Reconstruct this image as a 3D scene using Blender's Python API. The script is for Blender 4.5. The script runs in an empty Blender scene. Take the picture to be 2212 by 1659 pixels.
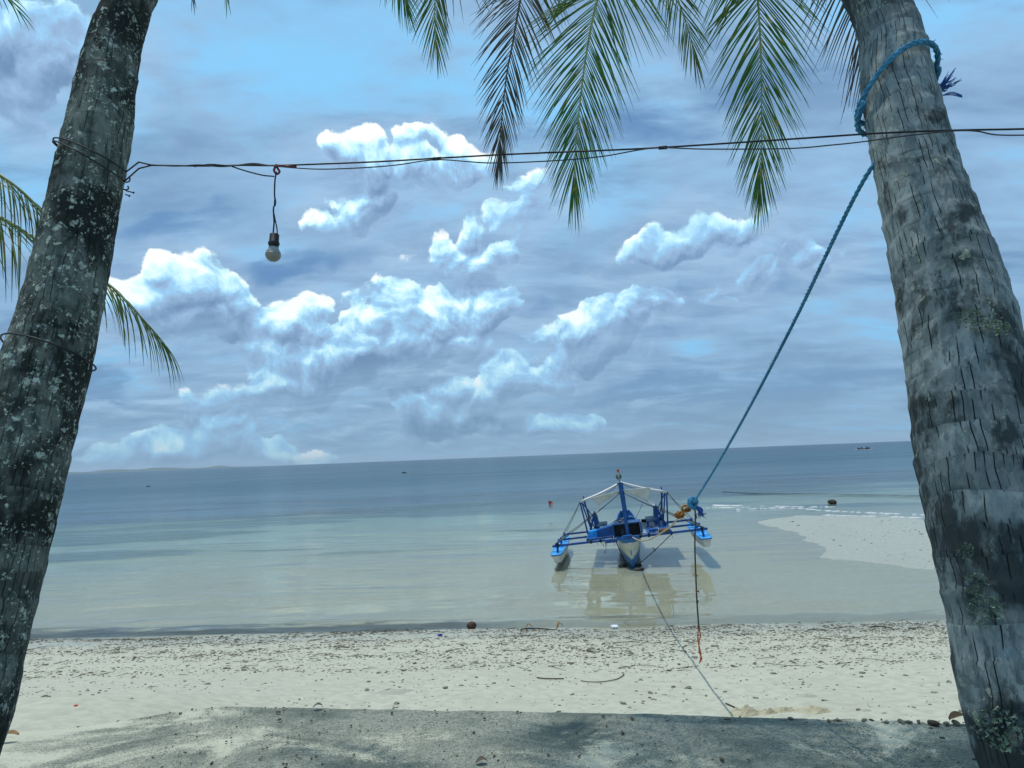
import bpy, bmesh, math, random
import numpy as np
from mathutils import Vector, Matrix, Quaternion, noise as mnoise

rnd = random.Random(7)
nrs = np.random.RandomState(7)
scene = bpy.context.scene
COL = scene.collection
R = math.radians

# ------------------------------------------------------------------ camera
F_PX, W_PX, H_PX = 1534.0, 2212.0, 1659.0
CAM_P = Vector((0, 0, 2.9))
PITCH, ROLL = R(5.806), R(2.240)
_fwd = Vector((0, math.cos(PITCH), math.sin(PITCH)))
_up0 = Vector((0, -math.sin(PITCH), math.cos(PITCH)))
_r0 = Vector((1, 0, 0))
_right = math.cos(ROLL) * _r0 - math.sin(ROLL) * _up0
_up = math.sin(ROLL) * _r0 + math.cos(ROLL) * _up0
cam_d = bpy.data.cameras.new('camera')
cam_d.sensor_width = 36.0
cam_d.lens = 36.0 * F_PX / W_PX
cam_d.clip_start = 0.05
cam_d.clip_end = 90000
cam = bpy.data.objects.new('camera', cam_d)
COL.objects.link(cam)
m = Matrix((_right, _up, -_fwd)).transposed().to_4x4()
m.translation = CAM_P
cam.matrix_world = m
scene.camera = cam


def ray(x, y):
    return (_fwd * F_PX + _right * (x - W_PX / 2) + _up * (H_PX / 2 - y)).normalized()


def at(x, y, depth):
    """point seen at (x, y) of the photograph, at the given distance out along +Y"""
    d = ray(x, y)
    return CAM_P + d * (depth / d.y)


def on_z(x, y, z):
    d = ray(x, y)
    return CAM_P + d * ((z - CAM_P.z) / d.z)


# ------------------------------------------------------------------ node helpers
class Nodes:
    def __init__(self, tree):
        self.t = tree
        tree.nodes.clear()

    def new(self, kind, **kw):
        n = self.t.nodes.new(kind)
        for k, v in kw.items():
            setattr(n, k, v)
        return n

    def put(self, sock, v):
        if v is None:
            return
        if hasattr(v, 'is_output'):
            self.t.links.new(v, sock)
        else:
            if sock.type == 'RGBA' and hasattr(v, '__len__') and len(v) == 3:
                v = (*v, 1)
            sock.default_value = v

    def math(self, op, a, b=None, c=None, clamp=False):
        n = self.new('ShaderNodeMath', operation=op, use_clamp=clamp)
        for i, v in enumerate((a, b, c)):
            self.put(n.inputs[i], v)
        return n.outputs[0]

    def vmath(self, op, a, b=None, c=None):
        n = self.new('ShaderNodeVectorMath', operation=op)
        self.put(n.inputs[0], a)
        if op == 'SCALE':
            self.put(n.inputs['Scale'], b)
        else:
            self.put(n.inputs[1], b)
            if c is not None:
                self.put(n.inputs[2], c)
        return n.outputs['Value'] if op in ('LENGTH', 'DOT_PRODUCT', 'DISTANCE') else n.outputs[0]

    def xyz(self, x=0.0, y=0.0, z=0.0):
        n = self.new('ShaderNodeCombineXYZ')
        for i, v in enumerate((x, y, z)):
            self.put(n.inputs[i], v)
        return n.outputs[0]

    def sep(self, v):
        n = self.new('ShaderNodeSeparateXYZ')
        self.put(n.inputs[0], v)
        return n.outputs

    def noise(self, vec, scale, detail=4, rough=0.5, dist=0.0, dim='3D', color=False, lac=2.0):
        n = self.new('ShaderNodeTexNoise', noise_dimensions=dim)
        self.put(n.inputs['Vector'], vec)
        self.put(n.inputs['Scale'], scale)
        self.put(n.inputs['Detail'], detail)
        self.put(n.inputs['Roughness'], rough)
        self.put(n.inputs['Lacunarity'], lac)
        self.put(n.inputs['Distortion'], dist)
        return n.outputs['Color' if color else 'Fac']

    def voronoi(self, vec, scale, feature='F1', dim='3D', out='Distance', rand=1.0, smooth=None):
        n = self.new('ShaderNodeTexVoronoi', feature=feature, voronoi_dimensions=dim)
        self.put(n.inputs['Vector'], vec)
        self.put(n.inputs['Scale'], scale)
        self.put(n.inputs['Randomness'], rand)
        if smooth is not None:
            self.put(n.inputs['Smoothness'], smooth)
        return n.outputs[out]

    def ramp(self, v, lo, hi, a=0.0, b=1.0, smooth=True):
        n = self.new('ShaderNodeMapRange', interpolation_type='SMOOTHSTEP' if smooth else 'LINEAR')
        self.put(n.inputs[0], v)
        for i, q in enumerate((lo, hi, a, b)):
            self.put(n.inputs[1 + i], q)
        return n.outputs[0]

    def cramp(self, v, stops, interp='LINEAR'):
        n = self.new('ShaderNodeValToRGB')
        n.color_ramp.interpolation = interp
        e = n.color_ramp.elements
        while len(e) < len(stops):
            e.new(0.5)
        for i, (p, c) in enumerate(stops):
            e[i].position = p
            e[i].color = (*c, 1)
        self.put(n.inputs[0], v)
        return n.outputs[0]

    def mix(self, f, a, b, mode='MIX'):
        n = self.new('ShaderNodeMix', data_type='RGBA', blend_type=mode)
        n.clamp_factor = True
        self.put(n.inputs[0], f)
        self.put(n.inputs[6], a)
        self.put(n.inputs[7], b)
        return n.outputs[2]

    def bump(self, h, strength=0.3, dist=0.02, normal=None):
        n = self.new('ShaderNodeBump')
        self.put(n.inputs['Strength'], strength)
        self.put(n.inputs['Distance'], dist)
        self.put(n.inputs['Height'], h)
        if normal is not None:
            self.put(n.inputs['Normal'], normal)
        return n.outputs[0]

    def bsdf(self, color, rough=0.6, normal=None, metal=0.0, spec=None, alpha=None, trans=None):
        n = self.new('ShaderNodeBsdfPrincipled')
        self.put(n.inputs['Base Color'], color)
        self.put(n.inputs['Roughness'], rough)
        self.put(n.inputs['Metallic'], metal)
        if normal is not None:
            self.put(n.inputs['Normal'], normal)
        if spec is not None:
            self.put(n.inputs['Specular IOR Level'], spec)
        return n.outputs[0]

    def out(self, surf):
        o = self.new('ShaderNodeOutputMaterial')
        self.t.links.new(surf, o.inputs['Surface'])


def material(name):
    mt = bpy.data.materials.new(name)
    mt.use_nodes = True
    return mt, Nodes(mt.node_tree)


# ------------------------------------------------------------------ sky and sun
SUN_EL, SUN_AZ = R(76), R(-52)          # azimuth from +Y towards +X
w = bpy.data.worlds.new('World')
scene.world = w
w.use_nodes = True
n = Nodes(w.node_tree)
sky = n.new('ShaderNodeTexSky', sky_type='NISHITA')
sky.sun_disc = False
sky.sun_elevation = SUN_EL
sky.sun_rotation = SUN_AZ
sky.altitude = 0
sky.air_density = 1.0
sky.dust_density = 0.0
sky.ozone_density = 1.0
D = n.new('ShaderNodeTexCoord').outputs['Generated']
dx, dy, dz = n.sep(D)
az = n.math('ARCTAN2', dx, dy)
el = n.math('ARCSINE', dz)
p0 = n.xyz(az, el, 0.0)


def ang(x, y):
    d = ray(x, y)
    return math.atan2(d.x, d.y), math.asin(d.z)


# cumulus heaps: where they stand in the sky, half width, half height (photo pixels / 1534 = radians), tilt, weight
HEAPS = [(866, 658, 34, 38, 0, 1.7), (935, 684, 46, 40, 0, 1.7), (1004, 698, 38, 42, 0, 1.6), (880, 738, 145, 44, -14, 1.9), (730, 778, 165, 40, -14, 1.8),
         (590, 805, 90, 20, -14, 1.2), (800, 795, 130, 26, -14, 1.5), (640, 695, 150, 28, -14, 1.0),
         (412, 650, 70, 44, 0, 1.6), (320, 655, 110, 30, 0, 1.3),
         (880, 350, 125, 34, 0, 1.4), (815, 405, 80, 36, -14, .9), (750, 445, 60, 30, -14, .85), (690, 478, 50, 22, -14, .75),
         (1150, 400, 60, 34, -14, .5), (1090, 465, 90, 40, -14, .55), (1000, 555, 190, 44, -14, .6), (1480, 540, 170, 44, -14, .75), (1660, 600, 140, 36, -14, .5),
         (1300, 692, 140, 32, -14, 1.4), (1130, 810, 170, 36, -14, 1.3), (960, 850, 120, 28, -14, .8),
         (472, 950, 44, 30, 0, 1.5), (395, 980, 110, 20, 0, 1.4), (545, 982, 130, 15, 0, 1.2),
         (980, 912, 160, 24, 0, .85), (1180, 920, 120, 22, 0, .75), (0, 110, 150, 66, 0, 1.1)]
p1 = n.xyz(az, el, 1.0)
wn = n.noise(p1, 7.0, 2, 0.55, color=True, dim='2D')
warp = n.vmath('SCALE', n.vmath('SUBTRACT', wn, (0.5, 0.5, 0.5)), 0.06)
wn2 = n.noise(p1, 60.0, 2, 0.6, color=True, dim='2D')
warp = n.vmath('ADD', warp, n.vmath('SCALE', n.vmath('SUBTRACT', wn2, (0.5, 0.5, 0.5)), 0.009))
warp = n.vmath('MULTIPLY', warp, (1, 1, 0))
pw = n.vmath('ADD', p1, warp)


TILT = R(14)
ct, st_ = math.cos(TILT), math.sin(TILT)


def tilted(p):
    return n.xyz(n.vmath('DOT_PRODUCT', p, (ct, st_, 0)), n.vmath('DOT_PRODUCT', p, (-st_, ct, 0)), 1.0)


def heap_field(p, heaps, smooth=True):
    """smooth union of soft discs; heaps with a tilt lie along the common slope of the cloud streets"""
    best = None
    pt = tilted(p)
    for (cx, cy, rx, ry, rot, wt) in heaps:
        a, e = ang(cx, cy)
        rx, ry = rx / 1534 * 1.3, ry / 1534 * 1.6
        src = p
        if rot < -5:
            a, e, src = a * ct + e * st_, -a * st_ + e * ct, pt
        q_ = n.vmath('MULTIPLY_ADD', src, (1 / rx, 1 / ry, 0), (-a / rx, -e / ry, math.sqrt(2.0 - wt)))
        d2 = n.vmath('DOT_PRODUCT', q_, q_)
        best = d2 if best is None else n.math('SMOOTH_MIN', best, d2, 0.25) if smooth else n.math('MINIMUM', best, d2)
    return n.math('MAXIMUM', n.math('MULTIPLY_ADD', best, -1.3, 2.6), -3.0)


def billow(p, det):
    v2 = n.voronoi(p, 24.0, 'SMOOTH_F1', '2D', smooth=0.35)
    f1 = n.noise(p, 11.0, det, 0.58, 0.0, dim='2D')
    b = n.math('MULTIPLY_ADD', n.math('MULTIPLY', v2, v2), -1.9, 0.32)
    return n.math('ADD', b, n.math('MULTIPLY', n.math('SUBTRACT', f1, 0.5), 4.0))


h_here, b_here = heap_field(pw, HEAPS), billow(pw, 8)
h_sun = heap_field(n.vmath('ADD', pw, (-0.006, 0.028, 0.0)), HEAPS)      # a look towards the sun
b_low = billow(pw, 5)
b_sun = billow(n.vmath('ADD', pw, (-0.003, 0.010, 0.0)), 5)
f_here = n.math('ADD', h_here, b_here)
f_sun = n.math('ADD', h_sun, b_sun)
alpha = n.ramp(f_here, 0.0, 0.42)
top = n.math('MAXIMUM', n.math('MINIMUM', n.math('SUBTRACT', h_here, h_sun), 2.2), -1.6)
lit = n.math('MULTIPLY_ADD', top, 0.24, 0.40)
lit = n.math('MULTIPLY_ADD', n.math('SUBTRACT', b_low, b_sun), 0.46, lit)
lit = n.math('ADD', lit, n.ramp(f_here, 0.9, 0.1, 0.0, 0.10))
alpha = n.math('MULTIPLY', alpha, n.ramp(top, -1.4, 0.2, 0.35, 1.0))
dark_b = n.ramp(heap_field(pw, [(790, 815, 150, 34, -14, 1.0), (430, 720, 80, 26, 0, .9), (980, 925, 160, 18, 0, .9), (830, 440, 70, 22, -14, .8)], False), -0.6, 1.3)
lit = n.math('MULTIPLY_ADD', dark_b, -0.30, lit)
ga, ge = ang(830, 610)
glow = n.math('POWER', 2.718, n.math('MULTIPLY', n.math('POWER', n.vmath('DISTANCE', p1, (ga, ge, 1.0)), 2.0), -6.5))
lit = n.math('MULTIPLY', lit, n.ramp(el, 0.0, 0.14, 0.84, 1.0))
lit = n.math('MULTIPLY', lit, n.math('MULTIPLY_ADD', glow, 0.46, 0.70))
lit = n.math('MAXIMUM', n.math('MINIMUM', lit, 1.0), 0.0)

# high veil: streaks drawn on a flat layer overhead
inv = n.math('DIVIDE', 1.0, n.math('ADD', n.math('MAXIMUM', dz, 0.0), 0.22))
q = n.xyz(n.math('MULTIPLY', dx, inv), n.math('MULTIPLY', dy, inv), 0.0)
mp = n.new('ShaderNodeMapping')
n.put(mp.inputs['Vector'], q)
mp.inputs['Rotation'].default_value = (0, 0, R(34))
mp.inputs['Scale'].default_value = (0.8, 1.7, 1)
qv = mp.outputs[0]
v1 = n.noise(qv, 1.3, 5, 0.55, 0.2, dim='2D')
v2 = n.noise(qv, 4.2, 7, 0.60, 0.2, dim='2D')
GAPS = [(1095, 690, 80, 30, 4, 1.2), (1540, 632, 150, 20, -2, 1.0), (1330, 738, 120, 16, -4, .9), (1250, 832, 170, 16, -3, .9),
        (1600, 855, 280, 26, -2, 1.0), (330, 588, 120, 16, -6, 1.0), (225, 860, 50, 40, 0, .9), (1350, 925, 260, 30, -2, .9),
        (640, 565, 140, 24, -10, .8), (860, 882, 100, 14, -6, .9), (420, 490, 130, 34, -12, .5)]
gap = heap_field(pw, GAPS, False)
veil = n.math('ADD', n.math('MULTIPLY', v1, 0.6), n.math('MULTIPLY', v2, 0.4))
gap_m = n.math('MULTIPLY', n.ramp(n.math('ADD', gap, n.math('MULTIPLY', n.math('SUBTRACT', v2, 0.5), 5.0)), -0.9, 0.9), -0.25)
veil_a = n.ramp(n.math('ADD', veil, n.math('ADD', gap_m, 0.13)), 0.36, 0.60)
vb = n.math('ADD', n.math('MULTIPLY', n.noise(qv, 1.9, 4, 0.55, 0.2, dim='2D'), 0.62), n.math('MULTIPLY', v2, 0.38))
veil_c = n.cramp(vb, [(0.36, (2.2, 3.8, 5.9)), (0.45, (2.8, 4.7, 7.0)), (0.53, (3.2, 5.4, 7.9)), (0.63, (2.8, 6.4, 10.0))])
base = n.mix(0.8, sky.outputs[0], (1.1, 2.65, 5.3))
GLOW = [(740, 110, 190, 120, 0, .9), (620, 40, 120, 70, 0, .6), (30, 120, 170, 120, 0, 1.4), (900, 330, 180, 70, 0, .9), (1230, 430, 160, 80, -14, .55), (880, 210, 180, 90, -14, .6)]
gl_ = n.ramp(n.math('ADD', heap_field(pw, GLOW), n.math('MULTIPLY', n.math('SUBTRACT', v2, 0.5), 4.0)), -1.0, 1.6)
veil_c = n.mix(n.math('MULTIPLY', gl_, 0.7), veil_c, (2.6, 6.6, 10.4))
c = n.mix(n.math('MULTIPLY', veil_a, 0.94), base, veil_c)
# soft shaded bodies under the bright heads
soft = n.math('MULTIPLY', n.ramp(f_here, -3.0, 0.3), 0.85)
c = n.mix(soft, c, n.mix(n.ramp(v2, 0.35, 0.65), (2.7, 4.4, 6.6), (3.8, 5.7, 8.0)))
heap_c = n.cramp(lit, [(0.0, (1.4, 2.5, 4.3)), (0.2, (2.1, 3.5, 5.6)), (0.42, (3.2, 5.0, 7.4)), (0.6, (3.6, 6.8, 10.0)), (0.8, (6.5, 10.3, 11.6)), (1.0, (11, 11.8, 11.8))])
c = n.mix(n.math('MULTIPLY', alpha, 0.95), c, heap_c)
# banks of low cloud stacked towards the horizon
lv = n.xyz(n.math('MULTIPLY', az, 7.0), n.math('MULTIPLY', el, 30.0), 2.0)
lb1 = n.noise(lv, 1.0, 6, 0.58, 0.3, dim='2D')
lb2 = n.noise(n.vmath('ADD', lv, (-0.05, 0.30, 0.0)), 1.0, 6, 0.58, 0.3, dim='2D')
lba = n.math('MULTIPLY', n.ramp(lb1, 0.47, 0.60), n.math('MULTIPLY', n.ramp(el, 0.20, 0.09), n.ramp(az, 0.42, 0.05, 0.12, 0.72)))
lbc = n.cramp(n.math('MULTIPLY_ADD', n.math('SUBTRACT', lb1, lb2), 2.2, 0.45), [(0.1, (1.9, 3.2, 5.1)), (0.5, (2.9, 4.6, 6.8)), (0.9, (4.6, 6.9, 9.2))])
c = n.mix(n.math('MULTIPLY', lba, n.math('SUBTRACT', 1.0, n.math('MULTIPLY', alpha, 0.8))), c, lbc)
# the thick air low over the sea
hz = n.math('POWER', 2.718, n.math('MULTIPLY', n.math('MAXIMUM', el, 0.0), -9.0))
c = n.mix(n.math('MULTIPLY', hz, 0.6), c, (2.05, 3.65, 5.0))
bg = n.new('ShaderNodeBackground')
n.put(bg.inputs['Color'], c)
bg.inputs['Strength'].default_value = 0.1
wo = n.new('ShaderNodeOutputWorld')
n.t.links.new(bg.outputs[0], wo.inputs['Surface'])
w.cycles.sampling_method = 'NONE'

sun_d = bpy.data.lights.new('sun', 'SUN')
sun_d.energy = 2.9
sun_d.angle = R(0.53)
sun_d.color = (1.0, 0.97, 0.91)
sun = bpy.data.objects.new('sun', sun_d)
COL.objects.link(sun)
SUN_V = Vector((math.sin(SUN_AZ) * math.cos(SUN_EL), math.cos(SUN_AZ) * math.cos(SUN_EL), math.sin(SUN_EL)))
sun.rotation_euler = SUN_V.to_track_quat('Z', 'Y').to_euler()
sun.location = SUN_V * 60

vs = scene.view_settings
vs.view_transform = 'Standard'
vs.look = 'None'
vs.exposure = 0.0
vs.gamma = 1.0
vs.use_curve_mapping = False
scene.render.engine = 'CYCLES'
cy = scene.cycles
cy.use_denoising = True
cy.max_bounces = 8
cy.diffuse_bounces = 3
cy.glossy_bounces = 4
cy.transmission_bounces = 4
cy.transparent_max_bounces = 24
cy.caustics_reflective = False
cy.caustics_refractive = False
cy.sample_clamp_indirect = 4.0


# ------------------------------------------------------------------ mesh helpers
def tag(o, label=None, cat=None, group=None, kind=None):
    if label:
        o['label'] = label
    if cat:
        o['category'] = cat
    if group:
        o['group'] = group
    if kind:
        o['kind'] = kind
    return o


def link(name, me, mt=None, parent=None, loc=None):
    o = bpy.data.objects.new(name, me)
    COL.objects.link(o)
    if me is not None and mt is not None:
        for q_ in (mt if isinstance(mt, (list, tuple)) else [mt]):
            me.materials.append(q_)
    if parent is not None:
        o.parent = parent
    if loc is not None:
        o.location = loc
    return o


def empty(name, loc=(0, 0, 0), rot=(0, 0, 0)):
    o = bpy.data.objects.new(name, None)
    o.empty_display_size = 0.2
    COL.objects.link(o)
    o.location = loc
    o.rotation_euler = rot
    return o


class MB:
    """collects shapes for one mesh"""

    def __init__(self):
        self.v, self.f, self.mi, self.sm = [], [], [], []

    def add(self, verts, faces, mi=0, smooth=False):
        b = len(self.v)
        self.v.extend([tuple(q_) for q_ in verts])
        for f in faces:
            self.f.append([b + i for i in f])
            self.mi.append(mi)
            self.sm.append(smooth)
        return self

    def tube(self, pts, rad, seg=8, mi=0, cap=True, smooth=True):
        pts = [Vector(p) for p in pts]
        k = len(pts)
        rad = [rad] * k if not hasattr(rad, '__len__') else rad
        t0 = (pts[1] - pts[0]).normalized()
        nn = t0.orthogonal().normalized()
        vs_, fs = [], []
        for i, p in enumerate(pts):
            t = (pts[min(i + 1, k - 1)] - pts[max(i - 1, 0)])
            t = t.normalized() if t.length > 1e-9 else t0
            nn = (nn - t * nn.dot(t))
            nn = nn.normalized() if nn.length > 1e-6 else t.orthogonal().normalized()
            b = t.cross(nn)
            for j in range(seg):
                a = 2 * math.pi * j / seg
                vs_.append(p + (nn * math.cos(a) + b * math.sin(a)) * rad[i])
        for i in range(k - 1):
            for j in range(seg):
                j2 = (j + 1) % seg
                fs.append((i * seg + j, i * seg + j2, (i + 1) * seg + j2, (i + 1) * seg + j))
        if cap:
            fs.append(tuple(range(seg - 1, -1, -1)))
            fs.append(tuple((k - 1) * seg + j for j in range(seg)))
        return self.add(vs_, fs, mi, smooth)

    def beam(self, a, b, w_, h_, up=(0, 0, 1), bev=0.004, mi=0):
        """rectangular bar from a to b with chamfered long edges"""
        a, b = Vector(a), Vector(b)
        t = (b - a).normalized()
        s = t.cross(Vector(up))
        s = s.normalized() if s.length > 1e-5 else t.orthogonal().normalized()
        u = s.cross(t)
        W2, H2 = w_ / 2, h_ / 2
        e = min(bev, W2 * .4, H2 * .4)
        prof = [(-W2 + e, -H2), (W2 - e, -H2), (W2, -H2 + e), (W2, H2 - e), (W2 - e, H2), (-W2 + e, H2), (-W2, H2 - e), (-W2, -H2 + e)]
        vs_ = [p + s * x + u * y for p in (a, b) for x, y in prof]
        fs = [(i, (i + 1) % 8, 8 + (i + 1) % 8, 8 + i) for i in range(8)]
        fs += [tuple(range(7, -1, -1)), tuple(range(8, 16))]
        return self.add(vs_, fs, mi)

    def box(self, c_, s_, mi=0, bev=0.004):
        c_ = Vector(c_)
        return self.beam(c_ - Vector((0, s_[1] / 2, 0)), c_ + Vector((0, s_[1] / 2, 0)), s_[0], s_[2], (0, 0, 1), bev, mi)

    def lathe(self, prof, seg=20, origin=(0, 0, 0), mi=0):
        o_ = Vector(origin)
        vs_ = [o_ + Vector((r_ * math.cos(2 * math.pi * j / seg), r_ * math.sin(2 * math.pi * j / seg), z_)) for r_, z_ in prof for j in range(seg)]
        fs = []
        for i in range(len(prof) - 1):
            for j in range(seg):
                j2 = (j + 1) % seg
                fs.append((i * seg + j, i * seg + j2, (i + 1) * seg + j2, (i + 1) * seg + j))
        fs.append(tuple(range(seg - 1, -1, -1)))
        fs.append(tuple((len(prof) - 1) * seg + j for j in range(seg)))
        return self.add(vs_, fs, mi, True)

    def lump(self, c_, r_, seed=0, rough=0.35, sub=2, squash=(1, 1, 1)):
        bm = bmesh.new()
        bmesh.ops.create_icosphere(bm, subdivisions=sub, radius=1)
        off = Vector((seed * 3.7, seed * 1.3, seed * 2.1))
        vs_ = []
        for v in bm.verts:
            d = v.co.normalized()
            k = 1 + rough * mnoise.noise(d * 1.6 + off) + rough * .5 * mnoise.noise(d * 4 + off)
            vs_.append(Vector(c_) + Vector((d.x * squash[0], d.y * squash[1], d.z * squash[2])) * k * r_)
        fs = [[v.index for v in f.verts] for f in bm.faces]
        bm.free()
        return self.add(vs_, fs, 0, False)

    def mesh(self, name):
        me = bpy.data.meshes.new(name)
        me.from_pydata(self.v, [], self.f)
        me.polygons.foreach_set('material_index', self.mi)
        me.polygons.foreach_set('use_smooth', self.sm)
        me.update()
        return me

    def build(self, name, mt, parent=None, loc=None):
        return link(name, self.mesh(name), mt, parent, loc)


def spline(pts, k=8):
    """Catmull-Rom through the points"""
    P = [Vector(p) for p in pts]
    P = [P[0] * 2 - P[1]] + P + [P[-1] * 2 - P[-2]]
    out = []
    for i in range(1, len(P) - 2):
        for j in range(k):
            t = j / k
            a, b, c_, d = P[i - 1], P[i], P[i + 1], P[i + 2]
            out.append(0.5 * ((2 * b) + (c_ - a) * t + (2 * a - 5 * b + 4 * c_ - d) * t * t + (3 * b - a - 3 * c_ + d) * t ** 3))
    out.append(P[-2])
    return out


def vnoise(x, y, s=1.0, seed=0.0, octv=4, rough=0.5):
    """value-noise fBm on numpy arrays, about -1..1"""
    x = np.asarray(x, float) * s + seed * 17.3
    y = np.asarray(y, float) * s + seed * 9.1
    tot = np.zeros(np.broadcast(x, y).shape)
    amp, norm = 1.0, 0.0
    for o_ in range(octv):
        xi, yi = np.floor(x), np.floor(y)
        fx, fy = x - xi, y - yi
        fx, fy = fx * fx * (3 - 2 * fx), fy * fy * (3 - 2 * fy)

        def h(a, b):
            v = np.sin(a * 127.1 + b * 311.7 + o_ * 74.7) * 43758.5453
            return v - np.floor(v)
        v = (h(xi, yi) * (1 - fx) + h(xi + 1, yi) * fx) * (1 - fy) + (h(xi, yi + 1) * (1 - fx) + h(xi + 1, yi + 1) * fx) * fy
        tot += amp * (v * 2 - 1)
        norm += amp
        amp *= rough
        x, y = x * 2.03 + 5.2, y * 2.03 + 1.7
    return tot / norm


def sstep(a, b, x):
    t = np.clip((x - a) / (b - a), 0, 1)
    return t * t * (3 - 2 * t)


def axis(*segs):
    """segs: (start, stop, step) runs joined into one coordinate list"""
    out = []
    for a, b, s in segs:
        k = max(1, int(round((b - a) / s)))
        out += list(np.linspace(a, b, k, endpoint=False))
    out.append(segs[-1][1])
    return np.array(out)


def geo(a, b, k):
    return list(np.geomspace(a, b, k))


def grid_mesh(name, xs, ys, zf, smooth=True):
    X, Y = np.meshgrid(xs, ys)
    Z = zf(X, Y)
    nx, ny = len(xs), len(ys)
    co = np.stack([X, Y, Z], -1).reshape(-1, 3)
    i = np.arange(nx * ny).reshape(ny, nx)
    f = np.stack([i[:-1, :-1], i[:-1, 1:], i[1:, 1:], i[1:, :-1]], -1).reshape(-1, 4)
    me = bpy.data.meshes.new(name)
    me.vertices.add(len(co))
    me.vertices.foreach_set('co', co.ravel())
    me.loops.add(f.size)
    me.loops.foreach_set('vertex_index', f.ravel())
    me.polygons.add(len(f))
    me.polygons.foreach_set('loop_start', np.arange(len(f)) * 4)
    me.polygons.foreach_set('loop_total', np.full(len(f), 4))
    me.polygons.foreach_set('use_smooth', np.full(len(f), smooth))
    me.update(calc_edges=True)
    me.validate()
    return me


# ------------------------------------------------------------------ materials
def pm(name, col, rough=0.6, var=0.25, vscale=6.0, bump=0.0, bscale=40.0, metal=0.0, spec=0.4, col2=None):
    """plain painted / natural stuff: base colour with patchy variation and fine relief"""
    mt, k = material(name)
    tc = k.new('ShaderNodeTexCoord').outputs['Object']
    ns = k.noise(tc, vscale, 5, 0.6)
    c2 = col2 or tuple(q_ * (1 - var) for q_ in col)
    cc = k.mix(k.ramp(ns, 0.35, 0.68), col, c2)
    nrm = None
    if bump:
        nrm = k.bump(k.noise(tc, bscale, 4, 0.6), bump, 0.01)
    rr = k.ramp(ns, 0.3, 0.7, max(rough - .1, 0.05), min(rough + .12, 1))
    k.out(k.bsdf(cc, rr, nrm, metal, spec))
    return mt


# sand: used by the beach, the shallow sea floor and the bar
WATER_LINE = [(-8.48, 12.72), (-0.99, 12.38), (6.61, 11.52)]


WL_X = np.concatenate([[-420.0], np.arange(-40, 40, 0.05), [420.0]])
WL_Y = 12.30 - 0.075 * np.clip(WL_X, -60, 60) - 0.00105 * (np.clip(WL_X, -30, 30) + 2) ** 2 * np.sign(WL_X + 2) + 0.16 * vnoise(WL_X, 0.0, 0.45, 61, 3)


def waterline(x):
    return np.interp(x, WL_X, WL_Y)


def sand_nodes(k, under=True):
    tc = k.new('ShaderNodeTexCoord').outputs['Object']
    x, y, z = k.sep(tc)
    grain = k.noise(tc, 420, 2, 0.6)
    mid = k.noise(tc, 9, 5, 0.6)
    big = k.noise(tc, 0.7, 4, 0.55)
    cc = k.mix(k.ramp(mid, 0.35, 0.7), (0.475, 0.47, 0.365), (0.385, 0.38, 0.295))
    cc = k.mix(k.math('MULTIPLY', k.ramp(big, 0.45, 0.7), 0.35), cc, (0.39, 0.385, 0.29))
    cc = k.mix(k.math('MULTIPLY', k.ramp(grain, 0.55, 0.75), 0.4), cc, (0.28, 0.27, 0.22))
    # damp by the water's edge: the sand is darker up to a few centimetres above sea level
    zz = k.math('ADD', z, k.math('MULTIPLY', k.math('SUBTRACT', k.noise(tc, 2.2, 4, 0.6), 0.5), 0.10))
    damp = k.ramp(zz, 0.16, 0.01)
    cc = k.mix(k.math('MULTIPLY', damp, 0.36), cc, k.mix(1.0, cc, (0.62, 0.60, 0.56), 'MULTIPLY'))
    # beds of sea grass and weed on the sea floor
    st = k.vmath('MULTIPLY', tc, (0.045, 0.16, 1.0))
    bed = k.noise(st, 1.0, 6, 0.6, 0.4)
    far = k.math('ADD', y, k.math('MULTIPLY', x, -0.42))
    bedm = k.math('MULTIPLY', k.ramp(k.math('ADD', bed, k.ramp(far, 22.0, 60.0, 0.0, 0.16)), 0.565, 0.60), k.ramp(far, 20.0, 30.0))
    cc = k.mix(k.math('MULTIPLY', bedm, 0.85), cc, (0.055, 0.085, 0.06))
    # dark bluish band in the ground colour just off the sand, ragged by noise
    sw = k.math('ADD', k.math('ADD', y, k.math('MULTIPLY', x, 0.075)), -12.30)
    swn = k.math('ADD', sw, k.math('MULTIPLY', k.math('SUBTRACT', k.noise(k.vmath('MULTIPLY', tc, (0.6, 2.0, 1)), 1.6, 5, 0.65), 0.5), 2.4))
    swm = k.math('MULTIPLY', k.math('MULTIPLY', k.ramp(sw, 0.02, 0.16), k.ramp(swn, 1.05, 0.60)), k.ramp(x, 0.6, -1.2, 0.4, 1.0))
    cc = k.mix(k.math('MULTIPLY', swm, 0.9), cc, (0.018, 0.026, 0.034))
    rip = k.noise(k.vmath('MULTIPLY', tc, (1.3, 7.0, 1.0)), 2.6, 3, 0.5, 0.8)
    h = k.math('ADD', k.math('MULTIPLY', mid, 0.5), k.math('MULTIPLY', grain, 0.12))
    h = k.math('ADD', h, k.math('MULTIPLY', rip, 0.4))
    nrm = k.bump(h, 0.55, 0.03)
    return cc, nrm, damp


M = {}
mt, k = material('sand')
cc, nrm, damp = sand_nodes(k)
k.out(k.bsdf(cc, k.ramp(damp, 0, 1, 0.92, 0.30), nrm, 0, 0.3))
M['sand'] = mt

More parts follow.
